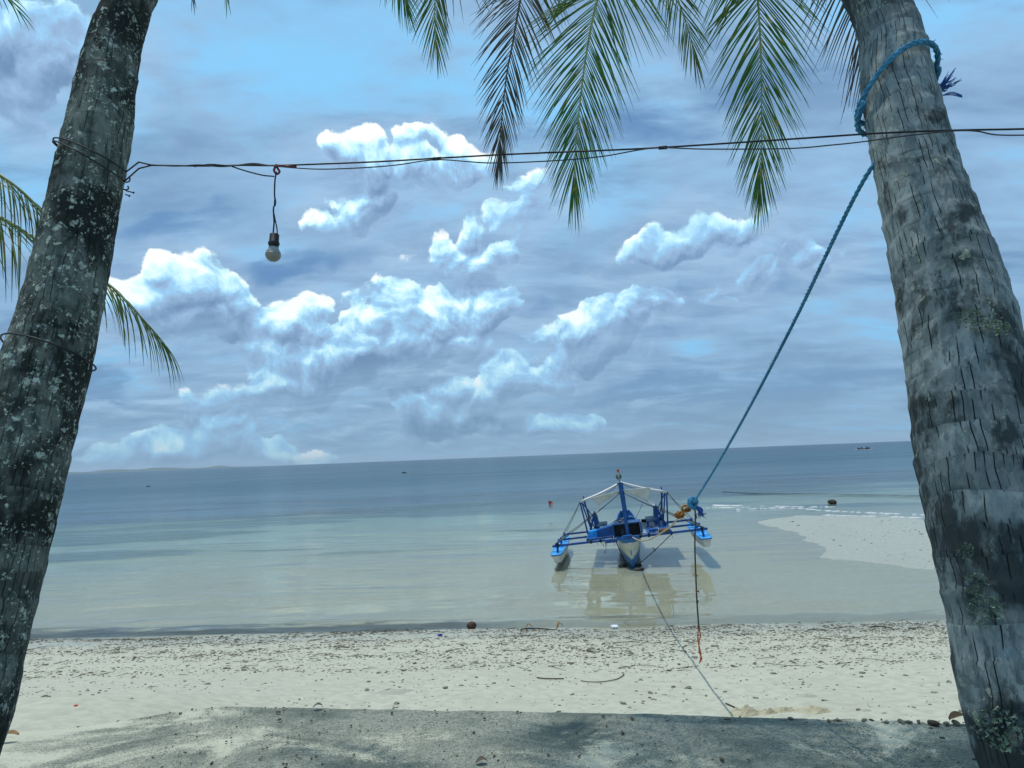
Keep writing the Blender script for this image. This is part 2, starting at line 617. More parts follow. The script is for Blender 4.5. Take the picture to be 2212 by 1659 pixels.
# old concrete walk: worn exposed pebbles with drifted sand lying in patches
mt, k = material('worn_concrete')
tc = k.new('ShaderNodeTexCoord').outputs['Object']
x, y, z = k.sep(tc)
peb = k.voronoi(k.vmath('MULTIPLY', tc, (1.0, 1.25, 1.0)), 62, out='Distance')
pebc = k.voronoi(k.vmath('MULTIPLY', tc, (1.0, 1.25, 1.0)), 62, out='Color')
fine = k.noise(tc, 160, 4, 0.65)
st = k.noise(k.vmath('MULTIPLY', tc, (0.8, 1.3, 1)), 1.7, 5, 0.6, 0.5)
stone = k.mix(k.sep(pebc)[0], (0.085, 0.105, 0.085), (0.27, 0.285, 0.23))
stone = k.mix(k.ramp(fine, 0.42, 0.66), stone, (0.39, 0.395, 0.315))
stone = k.mix(k.math('MULTIPLY', k.ramp(st, 0.42, 0.62), 0.75), stone, (0.08, 0.105, 0.088))
dr = k.noise(k.vmath('MULTIPLY', tc, (0.75, 1.0, 1)), 1.25, 7, 0.66, 0.6)
dr = k.math('ADD', dr, k.ramp(x, -1.3, -4.4, 0.0, 0.30, smooth=True))
dr = k.math('ADD', dr, k.math('MULTIPLY', k.math('SUBTRACT', fine, 0.5), 0.42))
dr = k.math('ADD', dr, k.math('MULTIPLY', peb, 0.10))
drm = k.ramp(dr, 0.56, 0.66)
sandc = k.mix(k.ramp(fine, 0.4, 0.7), (0.50, 0.50, 0.38), (0.38, 0.38, 0.29))
cc = k.mix(drm, stone, sandc)
hh = k.math('ADD', k.math('MULTIPLY', k.math('SUBTRACT', 0.5, peb), k.math('SUBTRACT', 1.2, drm)), k.math('MULTIPLY', fine, 0.25))
nrm = k.bump(hh, 0.8, 0.012)
k.out(k.bsdf(cc, 0.9, nrm, 0, 0.25))
M['concrete'] = mt

# sea: a reflecting, see-through surface over the sand; where it is deep the body of the water takes over
mt, k = material('sea_water')
tc = k.new('ShaderNodeTexCoord').outputs['Object']
x, y, z = k.sep(tc)
far = k.math('ADD', y, k.math('MULTIPLY', x, -0.42))
wob = k.math('MULTIPLY', k.math('SUBTRACT', k.noise(k.vmath('MULTIPLY', tc, (0.02, 0.15, 1)), 1.0, 6, 0.62, 0.5), 0.5), 60.0)
deep = k.ramp(k.math('ADD', far, wob), 42.0, 66.0)
tint = k.ramp(far, 14.0, 48.0)
w1 = k.noise(k.vmath('MULTIPLY', tc, (0.55, 1.9, 1)), 2.3, 4, 0.55, 0.8)
w2 = k.noise(k.vmath('MULTIPLY', tc, (0.8, 2.4, 1)), 7.5, 3, 0.55, 0.6)
w3 = k.noise(k.vmath('MULTIPLY', tc, (0.6, 1.5, 1)), 0.42, 5, 0.6, 0.5)
calm = k.noise(k.vmath('MULTIPLY', tc, (0.05, 0.16, 1)), 1.0, 4, 0.55, 0.5)
calm_m = k.ramp(calm, 0.43, 0.60, 0.10, 1.0)
w0 = k.noise(k.vmath('MULTIPLY', tc, (0.40, 1.5, 1)), 1.0, 3, 0.5, 0.6)
near_h = k.math('ADD', k.math('MULTIPLY', w1, 0.022), k.math('MULTIPLY', w2, 0.006))
near_h = k.math('ADD', near_h, k.math('MULTIPLY', w0, 0.075))
lee = k.ramp(k.vmath('LENGTH', k.vmath('MULTIPLY_ADD', tc, (0.2, 0.2, 0.0), (-0.6, -3.2, 0.0))), 0.6, 1.3, 0.10, 1.0)
near_h = k.math('MULTIPLY', k.math('MULTIPLY', near_h, calm_m), lee)
streak = k.ramp(k.noise(k.vmath('MULTIPLY', tc, (0.006, 0.035, 1)), 1.0, 5, 0.6, 0.4), 0.40, 0.62, 0.35, 1.5)
far_h = k.math('MULTIPLY', k.math('MULTIPLY', w3, streak), k.ramp(far, 20, 120, 0.0, 0.16))
nrm = k.bump(k.math('ADD', near_h, far_h), 1.0, 1.0)
fr = k.new('ShaderNodeFresnel')
fr.inputs['IOR'].default_value = 1.33
k.put(fr.inputs['Normal'], nrm)
tr = k.new('ShaderNodeBsdfTransparent')
k.put(tr.inputs['Color'], k.mix(tint, (0.96, 1.0, 0.97), (0.74, 0.95, 0.90)))
body = k.new('ShaderNodeBsdfDiffuse')
k.put(body.inputs['Color'], k.mix(k.ramp(far, 50, 400), (0.035, 0.095, 0.135), (0.02, 0.06, 0.10)))
mx = k.new('ShaderNodeMixShader')
k.put(mx.inputs[0], k.math('MULTIPLY', deep, 0.93))
k.t.links.new(tr.outputs[0], mx.inputs[1])
k.t.links.new(body.outputs[0], mx.inputs[2])
gl = k.new('ShaderNodeBsdfGlossy')
k.put(gl.inputs['Roughness'], k.ramp(far, 15, 90, 0.02, 0.16))
k.put(gl.inputs['Normal'], nrm)
mx2 = k.new('ShaderNodeMixShader')
k.put(mx2.inputs[0], k.math('MULTIPLY', fr.outputs[0], k.ramp(far, 25, 120, 0.95, 0.52)))
k.t.links.new(mx.outputs[0], mx2.inputs[1])
k.t.links.new(gl.outputs[0], mx2.inputs[2])
k.out(mx2.outputs[0])
M['water'] = mt


# coconut bark: ringed leaf scars, upright cracks, lichen and dark stains
def bark(name, light, mid_, dark, crack, lichen, stain, lich_col=(0.36, 0.42, 0.33), block=0.5, stain_low=0.0, crack_n=48.0, crack_v=6.5):
    mt, k = material(name)
    uv = k.new('ShaderNodeUVMap', uv_map='UVMap').outputs[0]
    tc = k.new('ShaderNodeTexCoord').outputs['Object']
    u, v, _ = k.sep(uv)                      # metres round the trunk, metres along it
    wv = k.math('SUBTRACT', k.noise(tc, 3.0, 3, 0.5), 0.5)
    vv = k.math('ADD', v, k.math('MULTIPLY', wv, 0.09))
    ring = k.math('FLOOR', k.math('MULTIPLY', vv, 11.0))
    rr = k.new('ShaderNodeTexWhiteNoise', noise_dimensions='1D')
    k.put(rr.inputs['W'], ring)
    uu = k.math('ADD', u, k.math('MULTIPLY', rr.outputs['Value'], 0.012))
    # upright cracks: wavering lines round the trunk, each broken up along its length
    lu = k.math('ADD', k.math('MULTIPLY', uu, crack_n), k.math('MULTIPLY', k.noise(k.xyz(k.math('MULTIPLY', u, 4.0), k.math('MULTIPLY', v, 4.0), 0.0), 1.0, 2, 0.5, dim='2D'), 1.5))
    lid = k.math('FLOOR', lu)
    ld = k.math('ABSOLUTE', k.math('SUBTRACT', k.math('FRACT', lu), 0.5))
    on = k.noise(k.xyz(k.math('MULTIPLY', lid, 7.31), k.math('MULTIPLY', vv, crack_v), 0.0), 1.0, 2, 0.5, dim='2D')
    cm = k.math('MULTIPLY', k.ramp(ld, 0.085, 0.02), k.ramp(on, 0.49, 0.57))
    # weathered flakes
    fl = k.voronoi(k.vmath('ADD', k.xyz(k.math('MULTIPLY', uu, 70.0), k.math('MULTIPLY', vv, 20.0), 0.0), k.vmath('SCALE', k.noise(tc, 40, 3, 0.6, color=True), 2.2)), 1.0, 'F1', '2D', 'Color')
    flv = k.sep(fl)[0]
    n1 = k.noise(k.vmath('MULTIPLY', tc, (1, 1, 0.3)), 30, 6, 0.68)
    n2 = k.noise(tc, 3.2, 5, 0.6, 0.4)
    cc = k.mix(k.ramp(n1, 0.38, 0.62), mid_, light)
    cc = k.mix(k.math('MULTIPLY', k.ramp(flv, 0.45, 0.95), block), cc, light)
    cc = k.mix(k.math('MULTIPLY', k.ramp(flv, 0.42, 0.05), block * .4), cc, dark)
    n2 = k.math('ADD', n2, k.math('MULTIPLY', k.ramp(k.sep(tc)[2], 3.9, 2.3), stain_low))
    bandm = k.math('MULTIPLY', k.ramp(k.math('ADD', rr.outputs['Value'], k.math('MULTIPLY', k.math('SUBTRACT', n1, 0.5), 1.2)), 0.55, 0.95), 0.55)
    cc = k.mix(bandm, cc, k.mix(0.5, mid_, dark))
    sm_ = k.ramp(k.math('ADD', n2, k.math('MULTIPLY', k.math('SUBTRACT', n1, 0.5), 0.45)), stain, stain + 0.12)
    cc = k.mix(k.math('MULTIPLY', sm_, 0.9), cc, dark)
    # lichen: crusty pale spots
    lv = k.vmath('ADD', tc, k.vmath('SCALE', k.noise(tc, 26, 5, 0.65, color=True), 0.10))
    l1 = k.voronoi(lv, 17.0)
    l2 = k.voronoi(lv, 46.0)
    lm = k.math('MAXIMUM', k.math('MULTIPLY', k.ramp(l1, 0.30, 0.22), k.ramp(k.noise(tc, 4.6, 3, 0.5), lichen, lichen + .06)),
                k.math('MULTIPLY', k.ramp(l2, 0.34, 0.24), k.ramp(k.noise(tc, 7.0, 3, 0.5), lichen + .01, lichen + .07)))
    cc = k.mix(k.math('MULTIPLY', lm, k.ramp(k.noise(tc, 70, 3, 0.6), 0.35, 0.62, 0.25, 0.95)), cc, lich_col)
    cc = k.mix(k.math('MULTIPLY', cm, crack), cc, (0.010, 0.011, 0.010))
    fr_ = k.math('FRACT', k.math('MULTIPLY', vv, 11.0))
    sc = k.math('MULTIPLY', k.ramp(fr_, 0.22, 0.0), k.ramp(k.noise(tc, 9, 4, 0.6), 0.44, 0.62))
    cc = k.mix(k.math('MULTIPLY', sc, 0.5), cc, dark)
    h = k.math('SUBTRACT', k.math('MULTIPLY', n1, 0.5), k.math('MULTIPLY', cm, 0.9))
    h = k.math('ADD', h, k.math('MULTIPLY', lm, 0.25))
    h = k.math('ADD', h, k.math('MULTIPLY', flv, 0.25))
    k.out(k.bsdf(cc, 0.9, k.bump(h, 0.9, 0.012), 0, 0.2))
    return mt


M['bark_pale'] = bark('bark_pale', (0.27, 0.325, 0.325), (0.125, 0.165, 0.172), (0.020, 0.030, 0.033), 0.95, 0.56, 0.54, (0.31, 0.37, 0.29), 0.62, 0.09)
M['bark_mossy'] = bark('bark_mossy', (0.19, 0.215, 0.19), (0.052, 0.068, 0.062), (0.008, 0.013, 0.011), 0.7, 0.38, 0.45, (0.50, 0.58, 0.50), 0.4, 0.0, 46.0, 5.0)


def leafmat(name, c1, c2, c3, tl=0.35):
    """frond leaflets: green with yellowing, thin enough for the light to come through"""
    mt, k = material(name)
    tc = k.new('ShaderNodeTexCoord').outputs['Object']
    oi = k.new('ShaderNodeObjectInfo').outputs['Random']
    a = k.noise(tc, 5.0, 3, 0.6)
    b = k.noise(tc, 11.0, 3, 0.6)
    cc = k.mix(k.ramp(a, 0.35, 0.65), c1, c2)
    cc = k.mix(k.math('MULTIPLY', k.ramp(b, 0.56, 0.68), 0.85), cc, c3)
    d = k.bsdf(cc, 0.45, None, 0, 0.4)
    t = k.new('ShaderNodeBsdfTranslucent')
    k.put(t.inputs['Color'], k.mix(0.5, cc, (0.12, 0.22, 0.02), 'ADD'))
    mx = k.new('ShaderNodeMixShader')
    mx.inputs[0].default_value = tl
    k.t.links.new(d, mx.inputs[1])
    k.t.links.new(t.outputs[0], mx.inputs[2])
    k.out(mx.outputs[0])
    return mt


M['leaf'] = leafmat('frond_green', (0.030, 0.095, 0.020), (0.065, 0.17, 0.028), (0.34, 0.26, 0.04))
M['leaf_dry'] = leafmat('frond_dry', (0.075, 0.045, 0.035), (0.05, 0.05, 0.03), (0.11, 0.05, 0.035), 0.15)
M['leaf_young'] = leafmat('frond_yellow_green', (0.06, 0.11, 0.03), (0.11, 0.15, 0.03), (0.25, 0.20, 0.04))
M['rachis'] = pm('frond_rib', (0.30, 0.36, 0.14), 0.5, 0.4, 9)
M['rachis_dry'] = pm('frond_rib_dry', (0.12, 0.07, 0.04), 0.6, 0.4, 9)
M['fiber'] = pm('leaf_base_fibre', (0.16, 0.11, 0.06), 0.9, 0.5, 14, 0.6, 60)
M['blue_paint'] = pm('dark_blue_paint', (0.008, 0.098, 0.34), 0.42, 0.45, 5, 0.15, 30, col2=(0.007, 0.062, 0.21))
M['blue_hull'] = pm('blue_hull_paint', (0.015, 0.15, 0.40), 0.35, 0.3, 4, 0.1, 25)
M['sky_paint'] = pm('light_blue_paint', (0.02, 0.36, 0.85), 0.4, 0.22, 6, 0.1, 30)
M['pale_blue'] = pm('faded_blue_paint', (0.22, 0.34, 0.44), 0.5, 0.3, 6, 0.1, 30)
M['white_paint'] = pm('white_hull_paint', (0.74, 0.74, 0.70), 0.38, 0.18, 5, 0.1, 25)
M['black'] = pm('black_interior', (0.012, 0.013, 0.014), 0.6, 0.3, 8)
M['dark_rope'] = pm('dark_line', (0.03, 0.032, 0.03), 0.8, 0.4, 30)
M['cream_rope'] = pm('cream_rope', (0.46, 0.38, 0.22), 0.85, 0.3, 30, 0.5, 160)
M['orange_rope'] = pm('orange_rope', (0.36, 0.17, 0.035), 0.85, 0.5, 26, 0.5, 160, col2=(0.19, 0.075, 0.02))
M['orange_twine'] = pm('orange_twine', (0.62, 0.16, 0.06), 0.8, 0.3, 20)
M['blue_rope'] = pm('blue_rope', (0.07, 0.33, 0.56), 0.85, 0.5, 28, 0.8, 190, col2=(0.04, 0.20, 0.36))
M['blue_fray'] = pm('blue_rope_fibre', (0.03, 0.10, 0.36), 0.8, 0.4, 30)
M['cable'] = pm('black_cable_sheath', (0.018, 0.021, 0.026), 0.55, 0.4, 20)
M['cable_grey'] = pm('grey_cable_sheath', (0.05, 0.052, 0.055), 0.55, 0.4, 20)
M['red_tape'] = pm('dark_red_tape', (0.16, 0.018, 0.03), 0.5, 0.3, 20)
M['bulb_glass'] = pm('frosted_bulb', (0.27, 0.265, 0.235), 0.4, 0.1, 9)
M['bulb_body'] = pm('bulb_collar', (0.30, 0.34, 0.35), 0.45, 0.1, 9)
M['socket'] = pm('black_socket', (0.012, 0.014, 0.018), 0.45, 0.3, 30)
M['tarp'] = pm('white_tarp', (0.62, 0.61, 0.56), 0.65, 0.15, 3, 0.3, 9)
M['bamboo'] = pm('bamboo_pole', (0.33, 0.36, 0.30), 0.5, 0.35, 12)
M['red'] = pm('red_plastic', (0.55, 0.035, 0.015), 0.5, 0.2, 9)
M['yellow'] = pm('yellow_paint', (0.5, 0.30, 0.02), 0.5, 0.2, 9)
M['grey_disc'] = pm('grey_disc', (0.10, 0.15, 0.16), 0.45, 0.3, 9)
M['coral'] = pm('coral_stone', (0.27, 0.26, 0.205), 0.95, 0.4, 14, 0.7, 40, col2=(0.11, 0.105, 0.08))
M['darkstone'] = pm('dark_stone', (0.10, 0.075, 0.05), 0.85, 0.4, 12, 0.6, 40)
M['weed'] = pm('dry_seaweed', (0.055, 0.043, 0.026), 0.9, 0.5, 12, col2=(0.12, 0.10, 0.065))
M['dryleaf'] = pm('dry_brown_leaf', (0.22, 0.11, 0.035), 0.7, 0.4, 14, 0.3, 40)
M['twig'] = pm('grey_twig', (0.09, 0.075, 0.05), 0.9, 0.4, 20)
M['husk'] = pm('coconut_husk', (0.085, 0.040, 0.025), 0.85, 0.4, 16, 0.6, 60)
M['dugsand'] = pm('dug_sand', (0.46, 0.42, 0.29), 0.95, 0.3, 14, 0.7, 60, col2=(0.36, 0.32, 0.21))
M['lichen'] = pm('lichen_tuft', (0.30, 0.40, 0.29), 0.95, 0.35, 40, 0.5, 120)
M['cloth_a'] = pm('dark_clothing', (0.02, 0.025, 0.035), 0.9, 0.3, 20)
M['cloth_b'] = pm('dark_blue_clothing', (0.02, 0.03, 0.06), 0.9, 0.3, 20)
M['skin'] = pm('skin', (0.10, 0.055, 0.035), 0.6, 0.1, 20)
M['foam'] = pm('foam', (0.75, 0.78, 0.78), 0.6, 0.1, 12, 0.5, 30)
M['island'] = pm('forested_hills', (0.05, 0.085, 0.05), 0.9, 0.3, 0.002)
M['plastic_blue'] = pm('blue_plastic', (0.02, 0.04, 0.30), 0.4, 0.2, 20)
M['plastic_white'] = pm('white_plastic', (0.75, 0.77, 0.78), 0.4, 0.15, 20)
M['wood_wet'] = pm('wet_wood', (0.045, 0.045, 0.03), 0.6, 0.5, 10, 0.5, 30)

# ------------------------------------------------------------------ ground, sea, far shore
TER_Z = 1.30


def ter_edge(x):
    return 4.648 - 0.163 * x - 0.004 * x * x


BAR = [on_z(px_, py_, 0.0) for px_, py_ in ((1632, 1126), (1665, 1117), (1720, 1113), (1850, 1113), (2010, 1122), (2400, 1135), (2700, 1300), (2250, 1262), (2030, 1233), (1960, 1222), (1890, 1214),
                                              (1800, 1209), (1762, 1203), (1752, 1190), (1748, 1175), (1722, 1160), (1690, 1150), (1660, 1140))]
BARP = np.array([(p.x, p.y) for p in BAR])


def bar_sdf(X, Y):
    """signed distance to the outline of the sand bar, negative inside"""
    d = np.full(X.shape, 1e9)
    ins = np.zeros(X.shape, bool)
    for i in range(len(BARP)):
        a, b = BARP[i], BARP[(i + 1) % len(BARP)]
        e = b - a
        t = np.clip(((X - a[0]) * e[0] + (Y - a[1]) * e[1]) / (e @ e), 0, 1)
        d = np.minimum(d, np.hypot(X - a[0] - t * e[0], Y - a[1] - t * e[1]))
        cr = ((a[1] > Y) != (b[1] > Y)) & (X < (b[0] - a[0]) * (Y - a[1]) / (b[1] - a[1] + 1e-12) + a[0])
        ins ^= cr
    return np.where(ins, -d, d)


def ground_z(X, Y):
    X, Y = np.asarray(X, float), np.asarray(Y, float)
    d = waterline(X) - Y                      # metres up the beach
    up = np.where(d > 0, 0.085 * d + 0.0022 * d * d, 0)
    left = sstep(-1.6, -3.6, X)
    up = up + left * sstep(3.0, 7.4, d) * 0.44
    dn = np.where(d < 0, -0.055 * (1 - np.exp(d / 0.9)) - 0.012 * np.maximum(-d - 14, 0) - 0.0002 * np.maximum(-d - 25, 0) ** 2, 0)
    z = up + np.maximum(dn, -12)
    bs = bar_sdf(X, Y) + 0.8 * vnoise(X * .6, Y, 0.5, 51, 5) + .15
    bump_ = 0.06 * (1 - np.exp(-np.maximum(-bs, 0) / 3.0))
    wgt = np.exp(-np.maximum(bs, 0) / 2.6)
    z = np.where(d < -2.0, z * (1 - wgt) + bump_ - .012 * wgt * (bs > 0), z)
    amp = 0.018 + 0.016 * sstep(1.5, 5, d)
    amp = np.where(d < 0, 0.008, amp)
    z = z + amp * vnoise(X, Y, 0.9, 1, 5) + 0.006 * vnoise(X, Y, 6, 2, 3) * sstep(-.2, 1.0, d)
    cap = TER_Z - 0.03 - 0.07 * sstep(-.6, -2.2, -X)          # never over the walk
    back = Y < ter_edge(X) + 0.05
    z = np.where(back, np.minimum(z, TER_Z - 0.12), z)
    z = np.where(back & (X < -1.6), np.minimum(z, TER_Z - 0.05), z)
    z = np.where((Y < -7.5) | (np.abs(X) > 12.5) & (Y < 5), np.maximum(z, TER_Z - .06), z)
    return z


xs = np.concatenate([-np.array(geo(12, 420, 40))[::-1], axis((-12, 12, 0.11))[1:-1], geo(12, 420, 40)])
ys = np.concatenate([-np.array(geo(9, 120, 14))[::-1], axis((-9, 4, 0.35), (4, 13.2, 0.075), (13.2, 34, 0.16))[1:-1], geo(34, 900, 60)])
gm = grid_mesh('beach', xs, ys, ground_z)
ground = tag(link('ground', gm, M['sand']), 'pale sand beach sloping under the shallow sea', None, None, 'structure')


def sea_z(X, Y):
    d = Y - waterline(X)
    z = 0.007 * vnoise(X * .7, Y * 2.0, 0.8, 5, 3) * sstep(0, 3, d) * (1 - sstep(20, 40, d))
    # a low swell lapping the sand
    c_ = 0.55 + 0.30 * vnoise(X, X * 0, 0.35, 8, 3)
    k_ = sstep(3.5, -3.0, X) * .8 + .2
    z = z + 0.055 * k_ * np.exp(-((d - c_) / 0.26) ** 2) * (0.7 + 0.6 * vnoise(X, Y * 0, 0.6, 11, 3))
    z = z + 0.012 * np.exp(-((d - 1.6) / 0.3) ** 2) * vnoise(X, Y * 0, 0.5, 13, 2)
    z = z - 0.20 * sstep(-0.5, -1.6, d)
    return z


xs = np.concatenate([-np.array(geo(13, 26000, 46))[::-1], axis((-13, 13, 0.16))[1:-1], geo(13, 26000, 46)])
ys = np.concatenate([axis((10.2, 16, 0.06), (16, 30, 0.14))[:-1], geo(30, 26000, 90)])
sea = tag(link('sea', grid_mesh('sea', xs, ys, sea_z), M['water']), 'clear shallow sea turning blue towards the horizon', None, None, 'structure')

# walk of worn concrete behind a low sea wall
xs = axis((-7, -2.6, 0.12), (-2.6, 3.4, 0.04), (3.4, 9, 0.15))
vsn = np.concatenate([np.linspace(0, 1, 120) ** 0.8])


def ter_mesh():
    nx, ny = len(xs), 130
    X = np.repeat(xs[None, :], ny + 6, 0)
    T = np.concatenate([np.linspace(0, 1, ny), np.ones(6)])[:, None]
    ed = ter_edge(xs)[None, :] + 0.022 * vnoise(xs, xs * 0, 1.6, 3, 4)[None, :] + 0.010 * vnoise(xs, xs * 0, 9, 4, 3)[None, :]
    Y = -8 + (ed + 8) * (1 - (1 - T) ** 1.7)
    Z = TER_Z + 0.012 * vnoise(X, Y, 0.8, 21, 4) + 0.005 * vnoise(X, Y, 7, 22, 3)
    Z = Z + 0.02 * sstep(1.0, 2.3, X) * vnoise(X, Y, 5, 25, 3)
    for i, (dy_, dz_) in enumerate(((0.010, -.008), (0.022, -.022), (0.028, -.05), (0.03, -.2), (0.032, -.45), (0.034, -.95))):
        Y[ny + i] = ed[0] + dy_ + 0.008 * vnoise(xs, xs * 0 + i, 4, 30 + i, 3)
        Z[ny + i] = TER_Z + dz_ + Z[ny - 1] - TER_Z
    # the left end slips under the sand of the beach
    Z = Z - 0.16 * sstep(-1.9, -3.4, X) * sstep(0.80, 0.995, T) - 0.05 * sstep(-3.0, -4.5, X)
    co = np.stack([X, Y, Z], -1)
    ny2 = ny + 6
    i = np.arange(nx * ny2).reshape(ny2, nx)
    f = np.stack([i[:-1, :-1], i[:-1, 1:], i[1:, 1:], i[1:, :-1]], -1).reshape(-1, 4)
    me = bpy.data.meshes.new('walk')
    me.from_pydata(co.reshape(-1, 3).tolist(), [], f.tolist())
    me.polygons.foreach_set('use_smooth', [True] * len(f))
    me.update()
    return me


tag(link('pavement', ter_mesh(), M['concrete']), 'worn pebbly concrete walk half covered by drifted sand', None, None, 'structure')


def gz(x, y):
    if y < ter_edge(x) and -6.5 < x < 8.5:
        return TER_Z + 0.004
    return float(ground_z(np.array([[x]]), np.array([[y]]))[0, 0])


# far islands, low on the horizon
me = MB()
N_ = 90
prof = []
for i in range(N_ + 1):
    t = i / N_
    a = math.atan2((-60 + 620 * t) - W_PX / 2, F_PX)
    rr_ = 21000
    h_ = 40 + 150 * max(0, mnoise.noise(Vector((t * 7, 3.1, 0))) + .25) * (1 - abs(2 * t - .9) ** 2 * .8) + 70 * math.exp(-((t - .86) / .03) ** 2)
    h_ = max(2, .55 * h_ * min(1, t * 8, (1 - t) * 6))
    prof.append((Vector((math.sin(a), math.cos(a), 0)), rr_, h_))
vs_ = []
for d_, rr_, h_ in prof:
    vs_ += [d_ * (rr_ - 900) + Vector((0, 0, -5)), d_ * (rr_ - 350) + Vector((0, 0, h_ * .55)), d_ * rr_ + Vector((0, 0, h_)), d_ * (rr_ + 900) + Vector((0, 0, -5))]
fs = [(i * 4 + j, i * 4 + 4 + j, i * 4 + 5 + j, i * 4 + 1 + j) for i in range(N_) for j in range(3)]
me.add(vs_, fs, 0, True)
tag(me.build('hills', M['island']), 'faint line of islands on the horizon beyond the sea', None, None, 'structure')

# ------------------------------------------------------------------ palms
def under(o, root):
    """keep a mesh built in world space where it is while it hangs under its thing"""
    o.parent = root
    o.matrix_parent_inverse = Matrix.Translation(-Vector(root.location))
    return o


def depth_fwd(p):
    return (Vector(p) - CAM_P).dot(_fwd)


class Trunk:
    def __init__(self, stations):
        # stations: (centre, radius); resampled finely along a smooth path
        P = spline([s[0] for s in stations], 24)
        rad = []
        for i in range(len(stations) - 1):
            for j in range(24):
                rad.append(stations[i][1] + (stations[i + 1][1] - stations[i][1]) * j / 24)
        rad.append(stations[-1][1])
        L = [0.0]
        for a, b in zip(P, P[1:]):
            L.append(L[-1] + (b - a).length)
        self.P, self.rad, self.L = P, rad, L
        self.len = L[-1]

    def sample(self, s):
        s = min(max(s, 0), self.len - 1e-4)
        lo, hi = 0, len(self.L) - 1
        while hi - lo > 1:
            mid = (lo + hi) // 2
            if self.L[mid] <= s:
                lo = mid
            else:
                hi = mid
        t = (s - self.L[lo]) / max(1e-9, self.L[hi] - self.L[lo])
        p = self.P[lo].lerp(self.P[hi], t)
        a, b = self.P[max(lo - 3, 0)], self.P[min(hi + 3, len(self.P) - 1)]
        return p, self.rad[lo] + (self.rad[hi] - self.rad[lo]) * t, (b - a).normalized()

    def at_z(self, z):
        lo, hi = 0.0, self.len
        for _ in range(40):
            mid = (lo + hi) / 2
            if self.sample(mid)[0].z < z:
                lo = mid
            else:
                hi = mid
        return lo

    def frame(self, s):
        p, r_, t = self.sample(s)
        x = Vector((1, 0, 0))
        x = (x - t * x.dot(t)).normalized()
        y = t.cross(x)
        return p, r_, t, x, y

    def mesh(self, name, seed, seg=72, step=0.014, ring=0.10, amp=0.011):
        k_ = int(self.len / step)
        vs_, uv = [], []
        for i in range(k_ + 1):
            s = self.len * i / k_
            p, r_, t, x, y = self.frame(s)
            for j in range(seg):
                a = 2 * math.pi * j / seg
                d = x * math.cos(a) + y * math.sin(a)
                q_ = Vector((math.cos(a) * .5, math.sin(a) * .5, s * 1.2 + seed))
                ss = s + 0.13 * mnoise.noise(q_ * 1.1) + 0.02 * math.sin(a * 2 + seed)
                f = (ss / ring) % 1.0
                scar = -.004 + amp * (f ** 1.6 if f < .82 else (1 - f) / .18) * (0.55 + 0.6 * mnoise.noise(Vector((math.cos(a), math.sin(a), math.floor(ss / ring) * 1.7))))
                lump_ = -.006 + 0.009 * mnoise.noise(Vector((math.cos(a) * 1.1, math.sin(a) * 1.1, s * 2.4 + seed * 3)))
                fine_ = 0.004 * mnoise.noise(Vector((math.cos(a) * 9 * r_ * 6, math.sin(a) * 9 * r_ * 6, s * 12)))
                vs_.append(p + d * (r_ + scar + lump_ * (r_ / .2) + fine_))
        fs = []
        for i in range(k_):
            for j in range(seg):
                j2 = (j + 1) % seg
                fs.append((i * seg + j, i * seg + j2, (i + 1) * seg + j2, (i + 1) * seg + j))
        me_ = bpy.data.meshes.new(name)
        me_.from_pydata([tuple(v) for v in vs_], [], fs)
        uvl = me_.uv_layers.new(name='UVMap')
        arr = np.empty((len(fs) * 4, 2), np.float32)
        rm = float(np.mean(self.rad))
        idx = 0
        I, J = np.meshgrid(np.arange(k_), np.arange(seg), indexing='ij')
        I, J = I.ravel(), J.ravel()
        du, dv = 2 * math.pi * rm / seg, self.len / k_
        arr[0::4] = np.stack([J * du, I * dv], -1)
        arr[1::4] = np.stack([(J + 1) * du, I * dv], -1)
        arr[2::4] = np.stack([(J + 1) * du, (I + 1) * dv], -1)
        arr[3::4] = np.stack([J * du, (I + 1) * dv], -1)
        uvl.data.foreach_set('uv', arr.ravel())
        me_.polygons.foreach_set('use_smooth', [True] * len(fs))
        me_.update()
        return me_


def trunk_from_photo(rows, base, top):
    st = [base]
    for y_, mid_x, wid, Y in rows:
        p = at(mid_x, y_, Y)
        st.append((p, wid * 0.975 / 2 / F_PX * depth_fwd(p)))
    return Trunk(st + top)


T_R = trunk_from_photo([(1640, 2264, 292, 2.06), (1300, 2186, 284, 2.12), (1000, 2120, 264, 2.2), (700, 2068, 238, 2.32), (400, 1990, 178, 2.46), (200, 1940, 158, 2.58), (0, 1893, 122, 2.7)],
                       (Vector((1.66, 2.02, 1.22)), 0.26), [(Vector((1.19, 2.85, 5.6)), .108), (Vector((1.02, 3.1, 7.2)), .105), (Vector((0.88, 3.35, 8.6)), .105)])
T_L = trunk_from_photo([(1640, -122, 212, 2.33), (1380, -48, 208, 2.42), (1000, 45, 190, 2.5), (780, 102, 182, 2.58), (600, 149, 160, 2.66), (300, 209, 144, 2.78), (0, 280, 100, 2.92)],
                       (Vector((-2.13, 2.22, 1.22)), 0.23), [(Vector((-1.26, 3.1, 5.9)), .095), (Vector((-1.05, 3.3, 7.4)), .095), (Vector((-0.88, 3.5, 8.8)), .095)])
T_3 = Trunk([(Vector((-4.7, 3.3, 1.2)), .2), (Vector((-4.6, 3.3, 2.2)), .14), (Vector((-4.35, 3.3, 3.6)), .125), (Vector((-4.1, 3.3, 4.6)), .12)])


